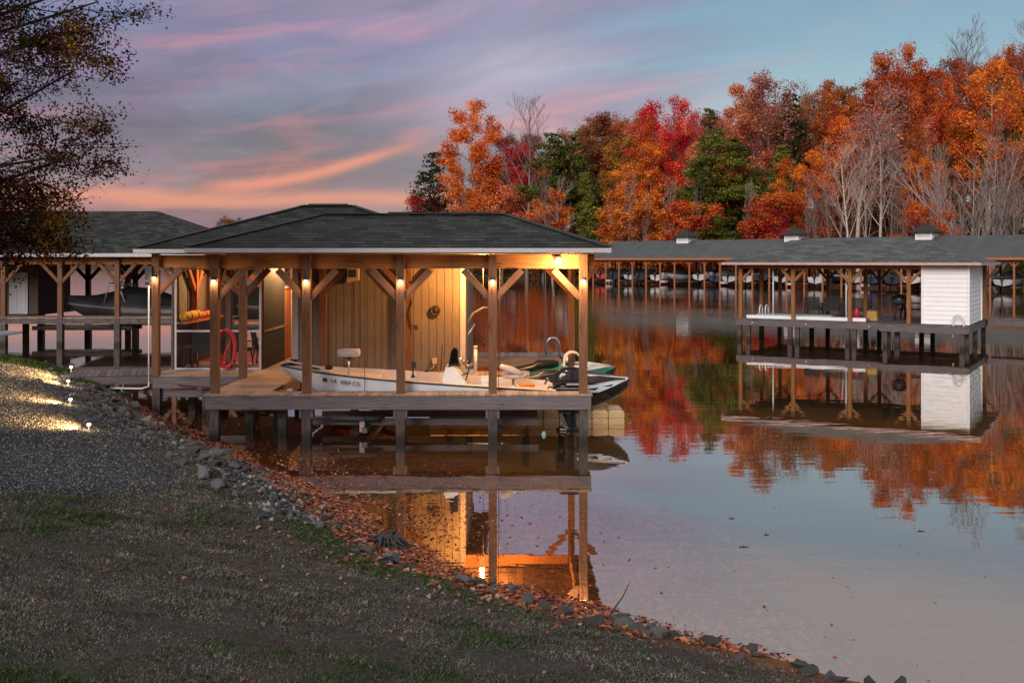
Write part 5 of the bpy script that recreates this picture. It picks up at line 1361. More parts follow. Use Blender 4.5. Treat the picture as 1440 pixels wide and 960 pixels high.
# ------------------------------------------------------------------ pavilion across the cove
fp = Frame((11.15, 49.3), (.851, -.526))
pv = thing('pavilion', 'timber pavilion on piles with grey hip roof and white storage shed', 'pavilion', fp(5, 3, 0))
PD = 1.07
frame_hip(fp, 'roof', -.55, 11.0, -.55, 7.3, 3.86, 1.7, 7.5, 3.4, 4.98, pv, 'shingle_grey', 'trim_pink', .12)
b = MB()
for i in range(75): b.bar(fp(.07 + .14 * i, 0, PD - .02), fp(.07 + .14 * i, 6.8, PD - .02), .132, .04)
d = P(b, 'deck', 'weathered', pv)
for p, q in ((fp(-.02, -.03, PD - .19), fp(6.9, -.03, PD - .19)), (fp(-.03, 0, PD - .19), fp(-.03, 6.8, PD - .19)), (fp(10.56, -.6, PD - .19), fp(10.56, 6.8, PD - .19)), (fp(0, 6.83, PD - .19), fp(10.5, 6.83, PD - .19))):
    b = MB(); b.bar(p, q, .06, .28); P(b, 'rim_joist', 'weathered', d)
b = MB()
for i in range(26): b.bar(fp(6.95 + .14 * i, -.62, PD - .03), fp(6.95 + .14 * i, -.01, PD - .03), .132, .04)
d3 = P(b, 'deck_step', 'weathered', pv); b = MB(); b.bar(fp(6.88, -.64, PD - .2), fp(10.53, -.64, PD - .2), .05, .28); P(b, 'rim_joist', 'weathered', d3)
for a in (.15, 2.75, 5.4, 8.0): tpost(fp, a, .12, PD, 3.75, pv, 'beam_wood', .17, ((1, 0), (-1, 0)) if a > 1 else ((1, 0),), .6, bz=3.55)
for a in (.15, 2.75, 5.4, 8.0, 10.4): tpost(fp, a, 6.65, PD, 3.75, pv, 'beam_wood', .17, ((1, 0), (-1, 0)) if a > 1 else ((1, 0),), .6, bz=3.55)
for a in (.15, 5.4): tpost(fp, a, 3.4, PD, 3.75, pv, 'beam_wood', .17, (), .6)
for p, q in ((fp(0, .12, 3.66), fp(10.4, .12, 3.66)), (fp(0, 6.65, 3.66), fp(10.5, 6.65, 3.66)), (fp(.15, .2, 3.66), fp(.15, 6.6, 3.66))):
    b = MB(); b.bar(p, q, .12, .24); P(b, 'beam', 'beam_wood', pv)
for a, b_ in [(a, b_) for a in (.1, .55, 2.6, 2.95, 5.3, 5.6, 7.1, 7.5, 10.4) for b_ in (.1,)] + [(a, b_) for a in (.15, 2.75, 5.4, 8.0, 10.35) for b_ in (3.4, 6.6)] + [(10.3, -.5), (7.1, -.5)]:
    b = MB(); b.bar(fp(a, b_, -3.4), fp(a, b_, PD - .34 if b_ > 0 else PD - .35), .2, .2, up=fp.v); P(b, 'piling', 'piling_wood', pv)
# white lap-sided shed
b = MB(); k = 13; z0, z1 = PD + .02, 3.74; hs = (z1 - z0) / k
for i in range(k):
    zc = z0 + hs * i
    for (p, q, nn) in ((fp(8.62, .02), fp(10.48, .02), -fp.v), (fp(10.48, .02), fp(10.48, 4.4), fp.u), (fp(10.48, 4.4), fp(8.62, 4.4), fp.v), (fp(8.62, 4.4), fp(8.62, .02), -fp.u)):
        lo = Vector((0, 0, zc)); hi = Vector((0, 0, zc + hs))
        b.face([p + lo + nn * .03, q + lo + nn * .03, q + hi + nn * .0, p + hi + nn * .0]); b.face([p + lo, q + lo, q + lo + nn * .03, p + lo + nn * .03])
sh = b.build('shed', M['white_paint'], pv, fix=False)
for a, b_ in ((8.60, -.01), (10.50, -.01), (10.50, 4.42)):
    c = MB(); c.bar(fp(a, b_, z0), fp(a, b_, z1), .1, .1, up=fp.v); P(c, 'corner_trim', 'white_paint', sh)
for a in (.8, 3.4, 6.3):
    c = MB(); c.ball(fp(a, -.08, PD - .19), .05, 8, 6); P(c, 'rim_lamp', 'trim_white', pv)
def fsingle(b, name, m, label, cat, a, v_, z, group=None): return single(b, name, m, label, cat, fp(a, v_, z), group)
def fhoop(name, label, f_, a, b_, z, w_, h_, m='chrome', along='v', dep=.3):
    t = MB(); r_ = w_ / 2
    for o_ in (0, dep):
        g_ = (lambda s, zz: f_(a + o_, b_ + s, zz)) if along == 'v' else (lambda s, zz: f_(a + s, b_ + o_, zz))
        t.tube([g_(-r_, z)] + [g_(-r_ * math.cos(PI * i / 8), z + h_ - r_ + r_ * math.sin(PI * i / 8)) for i in range(9)] + [g_(r_, z)], .028, 7)
    return single(t, name, m, label, 'ladder', f_(a, b_, z))
fhoop('ladder_rail', 'white looped ladder rail in front of the white shed', fp, 10.15, -.55, PD - .5, .42, 1.0, 'white_paint', 'u', .25)
fhoop('ladder_rail', 'pale looped ladder rails at the open end of the pavilion', fp, .5, 2.2, PD - .2, .5, .8, 'white_paint', 'v')
for a, b_, lb_ in ((1.65, .5, 'thin white pole standing near the open end of the pavilion'), (5.15, .45, 'thin white pole beside the middle post of the pavilion')):
    b = MB(); b.tube([fp(a, b_, PD), fp(a, b_, 3.6)], .03, 8); fsingle(b, 'pole', 'white_paint', lb_, 'pole', a, b_, PD)
b = MB(); b.bar(fp(.4, 1.2, PD + .06), fp(6.0, 1.2, PD + .06), 1.5, .10); b.bar(fp(.35, .42, PD + .09), fp(6.05, .42, PD + .09), .08, .16, mat=1); b.bar(fp(.5, 1.9, PD + .15), fp(4.2, 1.9, PD + .15), .7, .08)
fsingle(b, 'floating_mat', ('green_tarp', 'white_paint'), 'flat pale green mat with white edge on the pavilion deck', 'mat', 3, 1.2, PD)
for k, (a, b_, lb_) in enumerate(((2.6, 4.3, 'dark wicker armchair nearest the open end of the pavilion'), (3.6, 4.2, 'dark wicker armchair second from the open end of the pavilion'), (4.8, 4.0, 'dark wicker bench in the middle of the pavilion'))):
    t = thing('wicker_chair' if k < 2 else 'wicker_bench', lb_, 'chair' if k < 2 else 'bench', fp(a, b_, PD)); w_ = .8 if k < 2 else 1.4
    b = MB(); b.bar(fp(a - w_ / 2, b_, PD + .38), fp(a + w_ / 2, b_, PD + .38), .7, .16); P(b, 'seat', 'charcoal', t)
    b = MB()
    for i in range(7): b.bar(fp(a - w_ / 2, b_ - .34, PD + .5 + .075 * i), fp(a + w_ / 2, b_ - .34, PD + .5 + .075 * i), .06, .055)
    P(b, 'backrest', 'charcoal', t)
    for sa in (-1, 1):
        b = MB(); b.bar(fp(a + sa * w_ / 2, b_ - .3, PD + .64), fp(a + sa * w_ / 2, b_ + .35, PD + .64), .07, .06); P(b, 'armrest', 'charcoal', t)
        for sb in (-1, 1): b = MB(); b.bar(fp(a + sa * w_ * .47, b_ + sb * .3, PD), fp(a + sa * w_ * .47, b_ + sb * .3, PD + .6), .06, .06); P(b, 'leg', 'charcoal', t)
t = thing('grill', 'black round barbecue grill on legs in the pavilion', 'grill', fp(7.15, 2.6, PD))
c0 = fp(7.15, 2.6, PD + .98); b = MB(); b.ball(c0, (.40, .36, .27), 14, 8); P(b, 'lid', 'black_plastic', t)
b = MB(); b.loft([[(c0.x + r_ * math.cos(2 * PI * k / 14), c0.y + r_ * .9 * math.sin(2 * PI * k / 14), c0.z + z) for k in range(14)] for r_, z in ((.41, 0), (.38, -.15), (.2, -.26))], True, True); P(b, 'firebox', 'charcoal', t)
for k in range(4):
    a_ = k * PI / 2 + .4; b = MB(); b.tube([(c0.x + .2 * math.cos(a_), c0.y + .2 * math.sin(a_), c0.z - .2), (c0.x + .34 * math.cos(a_), c0.y + .34 * math.sin(a_), PD)], .025, 6); P(b, 'leg', 'black_plastic', t)
t = thing('picnic_table', 'dark picnic table beside the white shed under the pavilion roof', 'picnic table', fp(7.7, 4.6, PD))
b = MB()
for i in range(5): b.bar(fp(6.7, 4.3 + .15 * i, PD + .75), fp(8.5, 4.3 + .15 * i, PD + .75), .14, .04)
P(b, 'tabletop', 'dark_wood', t)
for db in (-.6, .6):
    b = MB(); b.bar(fp(6.7, 4.6 + db, PD + .45), fp(8.5, 4.6 + db, PD + .45), .26, .04); P(b, 'bench', 'dark_wood', t)
for a in (6.95, 8.25):
    for s_ in (-1, 1): b = MB(); b.bar(fp(a, 4.6 + s_ * .25, PD + .72), fp(a, 4.6 + s_ * .75, PD), .09, .05); P(b, 'leg', 'dark_wood', t)
b = MB(); c0 = fp(6.1, 1.5, PD); b.prism([c0 + fp.u * -.24, c0 + fp.u * .24, c0 + fp.u * .21 + V(0, 0, .46), c0 + fp.u * -.21 + V(0, 0, .46)], fp.v * .4); b.bar(c0 + fp.u * -.18 + fp.v * .2 + V(0, 0, .51), c0 + fp.u * .18 + fp.v * .2 + V(0, 0, .51), .3, .09, mat=1)
fsingle(b, 'storage_bin', ('dull_yellow', 'charcoal'), 'yellow storage bin with dark lid at the middle post', 'bin', 6.1, 1.5, PD)
b = MB(); c0 = fp(5.3, 1.9, PD); b.lathe([(.12, 0), (.15, .02), (.15, .45), (.08, .55), (.05, .62), (.02, .64)], c0, 12); fsingle(b, 'fuel_can', 'red', 'red upright container beside the yellow bin', 'can', 5.3, 1.9, PD)
# walkway from pavilion to the shore
t = thing('pier', 'grey plank pier running from the pavilion out of the picture', 'pier', fp(14, 5.8, 0))
b = MB()
for i in range(90): b.bar(fp(10.68 + .16 * i, 5.2, PD + .02), fp(10.68 + .16 * i, 6.5, PD + .02), .15, .04)
P(b, 'deck_boards', 'weathered', t)
for b_ in (5.22, 6.48):
    b = MB(); b.bar(fp(10.7, b_, PD - .14), fp(25, b_, PD - .14), .05, .26); P(b, 'rim_joist', 'weathered', t)
for a in (13.2, 16.4, 19.6, 22.8):
    for b_ in (5.35, 6.35): b = MB(); b.bar(fp(a, b_, -3.4), fp(a, b_, PD - .02), .22, .22, up=fp.v); P(b, 'piling', 'piling_wood', t)

# ------------------------------------------------------------------ the long community dock
fd = Frame((14, 171.5), (.7071, -.7071))
md = thing('boat_dock', 'long roofed community boat dock with grey metal roof below the forest', 'boat dock', fd(40, 6, 0))
LN = 84.0; WD = 12.0; ZE, ZR = 4.30, 7.25
b = MB(); A, B, C, D_ = fd(-.8, -.7, ZE), fd(LN, -.7, ZE), fd(LN, WD + .7, ZE), fd(-.8, WD + .7, ZE); R0, R1 = fd(-.8, 6, ZR), fd(LN, 6, ZR)
b.face([A, B, R1, R0]); b.face([C, D_, R0, R1]); b.face([D_, A, R0]); b.face([B, C, R1])
up = V(0, 0, -.12); b.face([D_ + up, C + up, B + up, A + up]); b.face([A + up, B + up, B, A]); b.face([D_ + up, A + up, A, D_])
roof = b.build('roof', M['metal_roof'], md, fix=False)
b = MB(); b.bar(fd(-.8, -.76, ZE - .16), fd(LN, -.76, ZE - .16), .08, .30); P(b, 'fascia', 'orange_wood', roof)
for tt in (15.06, 34.9, 54.9, 74.9):
    c0 = fd(tt, 6, 0); b = MB(); s_ = 1.15
    q = [fd(tt - s_, 6 - s_), fd(tt + s_, 6 - s_), fd(tt + s_, 6 + s_), fd(tt - s_, 6 + s_)]
    b.loft([[p + V(0, 0, 6.55) for p in q], [p + V(0, 0, 7.72) for p in q]], True, True, 0, False); cu = P(b, 'cupola', 'white_paint', roof)
    b = MB()
    for i in range(4):
        b.bar(fd(tt - s_ * .8, 6 - s_ - .02, 7.12 + .14 * i), fd(tt + s_ * .8, 6 - s_ - .02, 7.12 + .14 * i), .03, .05)
    P(b, 'louvre', 'trim_white', cu)
    e = 1.75; q2 = [fd(tt - e, 6 - e), fd(tt + e, 6 - e), fd(tt + e, 6 + e), fd(tt - e, 6 + e)]; ap = fd(tt, 6, 9.15); b = MB()
    lo = [p + V(0, 0, 7.74) for p in q2]; hi = [p + V(0, 0, 7.86) for p in q2]; md1 = [c0 + (p - c0) * .45 + V(0, 0, 8.5) for p in q2]
    b.loft([lo, hi, md1], True, False, 0, False); b.face(lo[::-1])
    for i in range(4): b.face([md1[i], md1[(i + 1) % 4], ap])
    P(b, 'cupola_roof', 'shingle_cap', cu)
bay = 2.84; nb_ = int(LN / bay)
for i in range(nb_ + 1):
    a = i * bay
    for b_, br in ((.0, True), (6.0, False), (WD, False)):
        vis = b_ == 0 or i % 2 == 0
        if not vis: continue
        p = MB(); p.bar(fd(a, b_, -3.4), fd(a, b_, ZE - .2), .2, .2, up=fd.v); pp = P(p, 'post', 'orange_wood' if b_ < 1 else 'dark_wood', md)
        if br and i % 1 == 0:
            for s_ in (-1, 1): k = MB(); k.bar(fd(a + s_ * .08, 0, ZE - 1.1), fd(a + s_ * .75, 0, ZE - .42), .11, .12); P(k, 'brace', 'orange_wood', pp)
b = MB(); b.bar(fd(-.4, .16, ZE - .45), fd(LN, .16, ZE - .45), .12, .26); P(b, 'beam', 'orange_wood', md)
b = MB(); b.bar(fd(-.5, WD - 1, .62), fd(LN, WD - 1, .62), 2.2, .14); P(b, 'walkway', 'piling_wood', md)
for i in range(0, nb_ + 1):
    a = i * bay; b = MB(); b.bar(fd(a, .2, .55), fd(a, WD - 2.2, .55), .9, .16); fg = P(b, 'finger_pier', 'piling_wood', md)
    if i % 4 == 1: b = MB(); b.box(fd(a + .5, .3, .5), (.9, .8, .34), math.atan2(fd.u.y, fd.u.x)); P(b, 'float_bumper', 'trim_white', fg)
rb = random.Random(21)
styles = [('white hulled boat with black cover', (.42, .42, .44, 1), True, (.02, .02, .022, 1), False), ('black hulled boat with dark cover', (.03, .03, .035, 1), True, (.02, .02, .024, 1), True), ('white open boat with outboard', (.5, .5, .51, 1), False, None, False), ('red and white covered boat', (.45, .06, .05, 1), True, (.04, .03, .03, 1), False), ('dark blue boat under a grey cover', (.03, .04, .10, 1), True, (.10, .10, .105, 1), True)]
protos = []
for k, (lb_, hc, cv, cc, tw) in enumerate(styles):
    protos.append(make_boat('moored_boat', lb_, 'boat', 6.3, 2.4, hc, cv, True, tw, 'boats moored under the long dock roof', cc or (.02, .02, .02, 1), (.03, .03, .04, 1) if hc[0] > .5 else (.5, .5, .5, 1)))
order = [3, 1, 0, 1, 2, 0, 1, 2, 4, 0, 2, 1, 0, 3, 2, 1, 0, 4, 1, 2, 0, 1, 4, 0, 2, 1, 3, 0]
names_ = ['at the far end of the long dock', 'second from the far end of the long dock', 'third from the far end of the long dock', 'fourth from the far end, left of the first cupola', 'fifth from the far end, under the first cupola', 'sixth from the far end of the long dock', 'seventh from the far end of the long dock', 'eighth from the far end of the long dock', 'ninth from the far end, at the pavilion roof edge', 'tenth from the far end, seen through the pavilion', 'eleventh from the far end, seen through the pavilion', 'twelfth from the far end, seen through the pavilion', 'thirteenth from the far end, seen through the pavilion', 'fourteenth from the far end, seen through the pavilion', 'just left of the white shed', 'behind the white shed', 'right of the white shed on the long dock', 'at the picture edge on the long dock']
used = set(); idx = 0
for i in range(0, nb_):
    if i >= len(order) or i >= 26: break
    if i in (6, 13): continue
    k = order[i]; a = (i + .5) * bay + (.18 if i % 2 == 0 else -.18)
    src = protos[k]; t = src if k not in used else copy_tree(src); used.add(k)
    place(t, fd(a, 3.6 + rb.uniform(-.4, .4), .55 + rb.uniform(0, .25)), math.atan2(fd.v.y, fd.v.x) + (PI if rb.random() < .3 else 0))
    t['label'] = styles[k][0] + ' ' + (names_[min(idx, len(names_) - 1)]); idx += 1
# ------------------------------------------------------------------ far shore and hill
FS = np.array([(-900, 470), (-420, 455), (-200, 420), (-100, 330), (-62, 262), (-26, 234), (0, 216), (24, 203), (48, 180), (76, 150), (104, 118), (150, 70), (260, -10)], float)
def far_sd(x, y):
    x = np.asarray(x, float); y = np.asarray(y, float); best = np.full(x.shape, 1e9); sg = np.ones(x.shape)
    for (x0, y0), (x1, y1) in zip(FS[:-1], FS[1:]):
        dx, dy = x1 - x0, y1 - y0; t = np.clip(((x - x0) * dx + (y - y0) * dy) / (dx * dx + dy * dy), 0, 1)
        ex, ey = x - x0 - t * dx, y - y0 - t * dy; d = np.hypot(ex, ey); s = np.sign(dx * ey - dy * ex); m = d < best
        best = np.where(m, d, best); sg = np.where(m, s, sg)
    return best * sg
def hill_z(x, y):
    d = far_sd(x, y)
    east = np.clip((x + 25) / 80, 0, 1)
    z = np.where(d > 0, .8 * (1 - np.exp(-d / 1.5)) + d * (.03 + .20 * east) , .35 * d)
    z = np.where(d > 70, .8 + 70 * (.03 + .20 * east) + (d - 70) * .04, z)
    return np.maximum(z + .5 * np.sin(x * .13) * np.sin(y * .11) * (d > 3), -3.5)
def fn(n):
    pos = n.new('ShaderNodeNewGeometry').outputs['Position']
    a = n.noise(pos, .9, 5, .7); b = n.noise(pos, .07, 3, .6)
    c = n.mix(n.mapr(a, .3, .7), (.045, .025, .014, 1), (.16, .085, .045, 1)); c = n.mix(n.mapr(b, .4, .6, 0, .5), c, (.06, .055, .03, 1))
    return pbsdf(n, c, .95, n.bump(a, .8, .3), spec=.1)
M['forest_floor'] = mat('forest_floor', fn)
xs = np.concatenate([np.arange(-900, -120, 20), np.arange(-120, 230, 4), np.arange(230, 420, 20)]); ys = np.concatenate([np.arange(-20, 320, 4), np.arange(320, 760, 14)])
grid_mesh('hill', xs, ys, hill_z, M['forest_floor'])

# ------------------------------------------------------------------ tree builders
def rot_about(v, axis, a): return Matrix.Rotation(a, 3, axis) @ v
def grow(r, p, d, L, rad, depth, maxd, tubes, tips, cfg):
    n_ = 4 if depth < 2 else 3; pts = [p]; rads = [rad]; dirs = []
    q = Vector(p); dd = Vector(d)
    for i in range(n_):
        j = cfg['wiggle']; dd = (dd + Vector((r.gauss(0, j), r.gauss(0, j), r.gauss(0, j * .7) + cfg['up'] * (1 if depth else .3)))).normalized()
        q = q + dd * (L / n_); pts.append(q.copy()); dirs.append(dd.copy()); rads.append(rad * (1 - (i + 1) / n_ * cfg.get('taper', .62)))
    tubes.append((pts, rads, 7 if depth == 0 else (5 if depth == 1 else (4 if depth == 2 else 3))))
    if depth >= cfg.get('leafdepth', maxd - 1):
        for i in range(1, len(pts)): tips.append((pts[i].copy(), depth))
    if depth == maxd: return
    k = cfg['kids'][depth]
    for i in range(k):
        f_ = cfg['start'][depth] + (1 - cfg['start'][depth]) * (i + r.uniform(.1, .9)) / k
        s = f_ * n_; i0 = min(int(s), n_ - 1); bp = pts[i0].lerp(pts[i0 + 1], s - i0); br = rads[i0] + (rads[i0 + 1] - rads[i0]) * (s - i0)
        base = dirs[i0]; ax = base.orthogonal().normalized(); ax = rot_about(ax, base, r.uniform(0, 2 * PI) if depth else (2.4 * i + r.uniform(-.4, .4)))
        ang = r.uniform(*cfg['angle'][depth]); nd = rot_about(base, ax, ang)
        ll = cfg['len'][depth] * r.uniform(.7, 1.15) * (1 - .55 * (f_ - cfg['start'][depth]) / max(.01, 1 - cfg['start'][depth]) if cfg.get('cone', True) else 1)
        grow(r, bp, nd, ll, max(br * cfg['rr'], cfg.get('minr', .02)), depth + 1, maxd, tubes, tips, cfg)
def tubes_mesh(name, tubes, m):
    vs = []; fs = []
    for pts, rads, n_ in tubes:
        b0 = len(vs); x = None
        for i, p in enumerate(pts):
            d = (pts[min(i + 1, len(pts) - 1)] - pts[max(i - 1, 0)]).normalized()
            x = d.orthogonal().normalized() if x is None else (x - d * x.dot(d)).normalized(); y = d.cross(x)
            for k in range(n_): a = 2 * PI * k / n_; vs.append(tuple(p + (x * math.cos(a) + y * math.sin(a)) * rads[i]))
        for i in range(len(pts) - 1):
            for k in range(n_):
                a = b0 + i * n_ + k; c = b0 + i * n_ + (k + 1) % n_; fs.append((a, c, c + n_, a + n_))
    me = bpy.data.meshes.new(name); me.from_pydata(vs, [], fs); me.materials.append(m); me.update(); me.polygons.foreach_set('use_smooth', [True] * len(fs)); return me
def leaf_mesh(name, C, size, m, seed, droop=0.0):
    r_ = np.random.RandomState(seed); k = len(C)
    u = r_.normal(0, 1, (k, 3)); u /= np.linalg.norm(u, axis=1)[:, None]; t = r_.normal(0, 1, (k, 3)); t -= (t * u).sum(1)[:, None] * u; t /= np.linalg.norm(t, axis=1)[:, None]
    s = (size * r_.uniform(.6, 1.35, k))[:, None]
    v = np.stack([C - u * s, C + t * s * .55, C + u * s, C - t * s * .55], 1).reshape(-1, 3); f = np.arange(k * 4).reshape(-1, 4)
    me = bpy.data.meshes.new(name); me.vertices.add(k * 4); me.vertices.foreach_set('co', v.astype(np.float32).ravel()); me.loops.add(k * 4); me.loops.foreach_set('vertex_index', f.astype(np.int32).ravel())
    me.polygons.add(k); me.polygons.foreach_set('loop_start', np.arange(0, k * 4, 4, dtype=np.int32))
    try: me.polygons.foreach_set('loop_total', np.full(k, 4, np.int32))
    except Exception: pass
    me.materials.append(m); me.update(calc_edges=True); me.validate(); return me
def tip_cloud(tips, per, spread, seed, flat=.7):
    r_ = np.random.RandomState(seed); P_ = np.array([tuple(t[0]) for t in tips]); idx = np.repeat(np.arange(len(P_)), per)
    keepb = r_.uniform(0, 1, len(P_)) > .24; idx = idx[keepb[idx]]
    return P_[idx] + r_.normal(0, 1, (len(idx), 3)) * np.array([spread, spread, spread * flat])

TREES = {}
def top_of(a, b):
    z = sorted((v.co.z for m_ in (b or a,) for v in m_.vertices), reverse=True); return z[max(0, len(z) // 250)]
def broad(key, seed, H, cfg, per, spread, lsize, maxd=3, lean=.03):
    r = random.Random(seed); tubes, tips = [], []
    grow(r, Vector((0, 0, -.5)), Vector((r.uniform(-lean, lean), r.uniform(-lean, lean), 1)).normalized(), H, H * .0125, 0, maxd, tubes, tips, cfg)
    tm_ = tubes_mesh('trunk', tubes, M['bark']); lm = None
    if per: lm = leaf_mesh('crown', tip_cloud(tips, per, spread, seed), lsize, M['leaf'], seed)
    TREES[key] = (tm_, lm, top_of(tm_, lm))
OVAL = dict(wiggle=.09, up=.05, kids=[17, 5, 4], start=[.30, .25, .2], angle=[(.65, 1.15), (.5, 1.0), (.4, 1.0)], len=[8.5, 3.4, 1.6], rr=.52, minr=.035, taper=.86)
ROUND = dict(wiggle=.11, up=.06, kids=[15, 6, 4], start=[.32, .25, .2], angle=[(.8, 1.35), (.5, 1.1), (.4, 1.0)], len=[11.5, 4.4, 2.0], rr=.55, minr=.04, taper=.80)
SLIM = dict(wiggle=.06, up=.06, kids=[20, 4, 3], start=[.22, .3, .2], angle=[(.5, .95), (.5, 1.0), (.4, 1.0)], len=[5.4, 2.4, 1.2], rr=.48, minr=.03, taper=.88)
BARE = dict(wiggle=.07, up=.10, kids=[15, 6, 5], start=[.38, .2, .15], angle=[(.40, .8), (.35, .75), (.3, .75)], len=[10.0, 4.2, 2.0], rr=.46, minr=.030, taper=.80)
BUSHY = dict(wiggle=.13, up=.06, kids=[13, 5, 4], start=[.12, .2, .2], angle=[(.6, 1.2), (.5, 1.1), (.4, 1.0)], len=[6.2, 2.6, 1.2], rr=.55, minr=.03, taper=.80)
for s_ in range(4): broad(('oval', s_), 100 + s_, 27, OVAL, 21, .50, .17)
for s_ in range(4): broad(('round', s_), 120 + s_, 27, ROUND, 23, .58, .175)
for s_ in range(3): broad(('slim', s_), 140 + s_, 26, SLIM, 20, .42, .16)
for s_ in range(4): broad(('bare', s_), 160 + s_, 28, BARE, 0, 0, 0)
for s_ in range(2): broad(('thin', s_), 170 + s_, 28, BARE, 4, .5, .19)
for s_ in range(3): broad(('bushy', s_), 180 + s_, 15, BUSHY, 20, .40, .15)
# many-stemmed bare tree
def multistem(key, seed):
    r = random.Random(seed); tubes, tips = [], []
    cfg = dict(wiggle=.06, up=.05, kids=[7, 4, 3], start=[.3, .25, .2], angle=[(.25, .6), (.3, .7), (.3, .8)], len=[6.5, 3, 1.5], rr=.55, minr=.04, taper=.75)
    for k in range(11):
        a = k * 2 * PI / 11 + r.uniform(-.2, .2); t = r.uniform(.12, .62)
        grow(r, Vector((.3 * math.cos(a), .3 * math.sin(a), -.5)), Vector((math.cos(a) * t, math.sin(a) * t, 1)).normalized(), r.uniform(13, 18), .15, 0, 2, tubes, tips, cfg)
    tm_ = tubes_mesh('trunk', tubes, M['bark']); TREES[key] = (tm_, None, top_of(tm_, None))
for s_ in range(2): multistem(('multi', s_), 190 + s_)
def pine(key, seed, H, base, W, per=95, lsize=.235):
    r = random.Random(seed); r_ = np.random.RandomState(seed); tubes = []; C = []
    pts = [Vector((r.uniform(-.15, .15) * i, r.uniform(-.15, .15) * i, -.5 + (H + .5) * i / 5)) for i in range(6)]
    tubes.append((pts, [H * .011 * (1 - .85 * i / 5) for i in range(6)], 7)); z = H * base
    while z < H * .99:
        q = (z - H * base) / (H * (1 - base)); w_ = W * (1 - q) ** .7 * r.uniform(.6, 1.1) + .4
        for k in range(r.randint(3, 5)):
            a = r.uniform(0, 6.28); d = Vector((math.cos(a), math.sin(a), r.uniform(.0, .35))); i = min(int((z + .5) / (H + .5) * 5), 4); t = (z + .5) / (H + .5) * 5 - i
            p0 = pts[i].lerp(pts[i + 1], t); p1 = p0 + d * w_ * .6; p2 = p0 + d * w_ + Vector((0, 0, .2 * w_ * .3)); tubes.append(([p0, p1, p2], [.07, .05, .025], 4))
            m_ = int(per * w_ / W) + 12; tt = r_.beta(2.4, 1.2, m_)[:, None]
            C.append(np.array(p0)[None] * (1 - tt) + np.array(p2)[None] * tt + r_.normal(0, 1, (m_, 3)) * np.array([.45, .45, .22]) * (w_ / W + .45))
        z += r.uniform(.45, .95) * H / 26
    TREES[key] = (tubes_mesh('trunk', tubes, M['bark']), leaf_mesh('crown', np.concatenate(C), lsize, M['leaf'], seed), H)
pine(('pine', 0), 300, 27, .52, 5.2); pine(('pine', 1), 301, 26, .40, 4.6); pine(('pine', 2), 302, 22, .12, 4.2, 120); pine(('pine', 3), 303, 24, .22, 4.4, 120); pine(('ragged', 0), 304, 22, .35, 4.6, 34)

ORANGE = (.68, .175, .032, 1); RUST = (.42, .112, .036, 1); DEEP = (.55, .112, .030, 1); RED = (.70, .05, .032, 1); CRIM = (.52, .035, .055, 1); GOLD = (.62, .20, .034, 1); OCHRE = (.36, .16, .035, 1); SALMON = (.60, .20, .095, 1); PINKB = (.42, .15, .11, 1); BROWN = (.29, .115, .05, 1); OLIVE = (.12, .12, .030, 1); PINE = (.095, .105, .024, 1); PINEL = (.15, .165, .030, 1); DKPINE = (.040, .048, .020, 1)
GREYB = (.20, .155, .14, 1); WHITEB = (.50, .42, .38, 1); PURPB = (.21, .135, .13, 1); DARKB = (.07, .05, .042, 1)
rt = random.Random(77); tree_count = {}
def tree(kind, px, top, D, col, label=None, bark=None, group=None, wid=1.0, name=None, zbase=None):
    """a tree standing at distance D on the far shore; its height makes the top reach the elevation seen from the bank"""
    if kind == 'round': D += 14
    elif kind == 'oval': D += 6
    x = (px - 720) / F * D; z0 = float(hill_z(np.array([x]), np.array([D]))[0]) if zbase is None else zbase
    zt = CAM_Z + (366 - top) / F * D
    var = [k for k in TREES if k[0] == kind]; tm_, lm, H = TREES[rt.choice(var)]
    s = max((zt - z0) / H, .2)
    nm = name or {'bare': 'bare_tree', 'thin': 'bare_tree', 'multi': 'bare_tree', 'pine': 'pine_tree', 'ragged': 'pine_tree', 'bushy': 'small_tree'}.get(kind, 'autumn_tree')
    t = thing(nm, label, 'tree', (x, D, z0), rt.uniform(0, 6.28), group); wid = wid * {'oval': 1.08, 'round': 1.0, 'slim': 1.2, 'bushy': 1.2}.get(kind, 1.12); t.scale = (s * wid, s * wid, s)
    b_ = bark or rt.choice([GREYB, WHITEB, PURPB])
    if kind in ('oval', 'slim', 'bushy') and b_ is DARKB: b_ = rt.choice([GREYB, GREYB, DARKB, (.36, .29, .26, 1)])
    o = bpy.data.objects.new('trunk', tm_); COL.objects.link(o); o.parent = t; o.color = b_
    if lm:
        o = bpy.data.objects.new('crown', lm); COL.objects.link(o); o.parent = t; j = rt.uniform(.88, 1.12); o.color = (col[0] * j, col[1] * j * rt.uniform(.94, 1.06), col[2] * j, 1)
    return t
G1 = 'autumn trees on the wooded hillside'
# --- left group at the point
tree('ragged', 606, 214, 232, DKPINE, 'sparse dark pine, smallest at the left end of the wood', DARKB, G1, 1.0)
tree('bare', 640, 232, 236, None, 'thin bare tree behind the smallest dark pine', DARKB, G1, 1.24)
tree('bushy', 588, 276, 233, CRIM, 'low crimson shrub showing just above the near boathouse roof', None, G1, 1.2)
tree('oval', 680, 146, 222, ORANGE, 'bright orange tree standing alone at the left end of the wood', DARKB, G1, .92)
tree('bushy', 655, 252, 218, ORANGE, 'small orange tree under the lone bright orange tree', DARKB, G1, 1.1)
tree('bare', 741, 126, 214, None, 'tall bare tree standing above the left end of the wood', GREYB, G1, 0.96)
tree('oval', 728, 196, 226, CRIM, 'wine red tree behind the tall bare tree', PURPB, G1, .9)
tree('pine', 782, 186, 211, PINE, 'dark green flat topped pine beside the tall bare tree', DARKB, G1, 1.15)
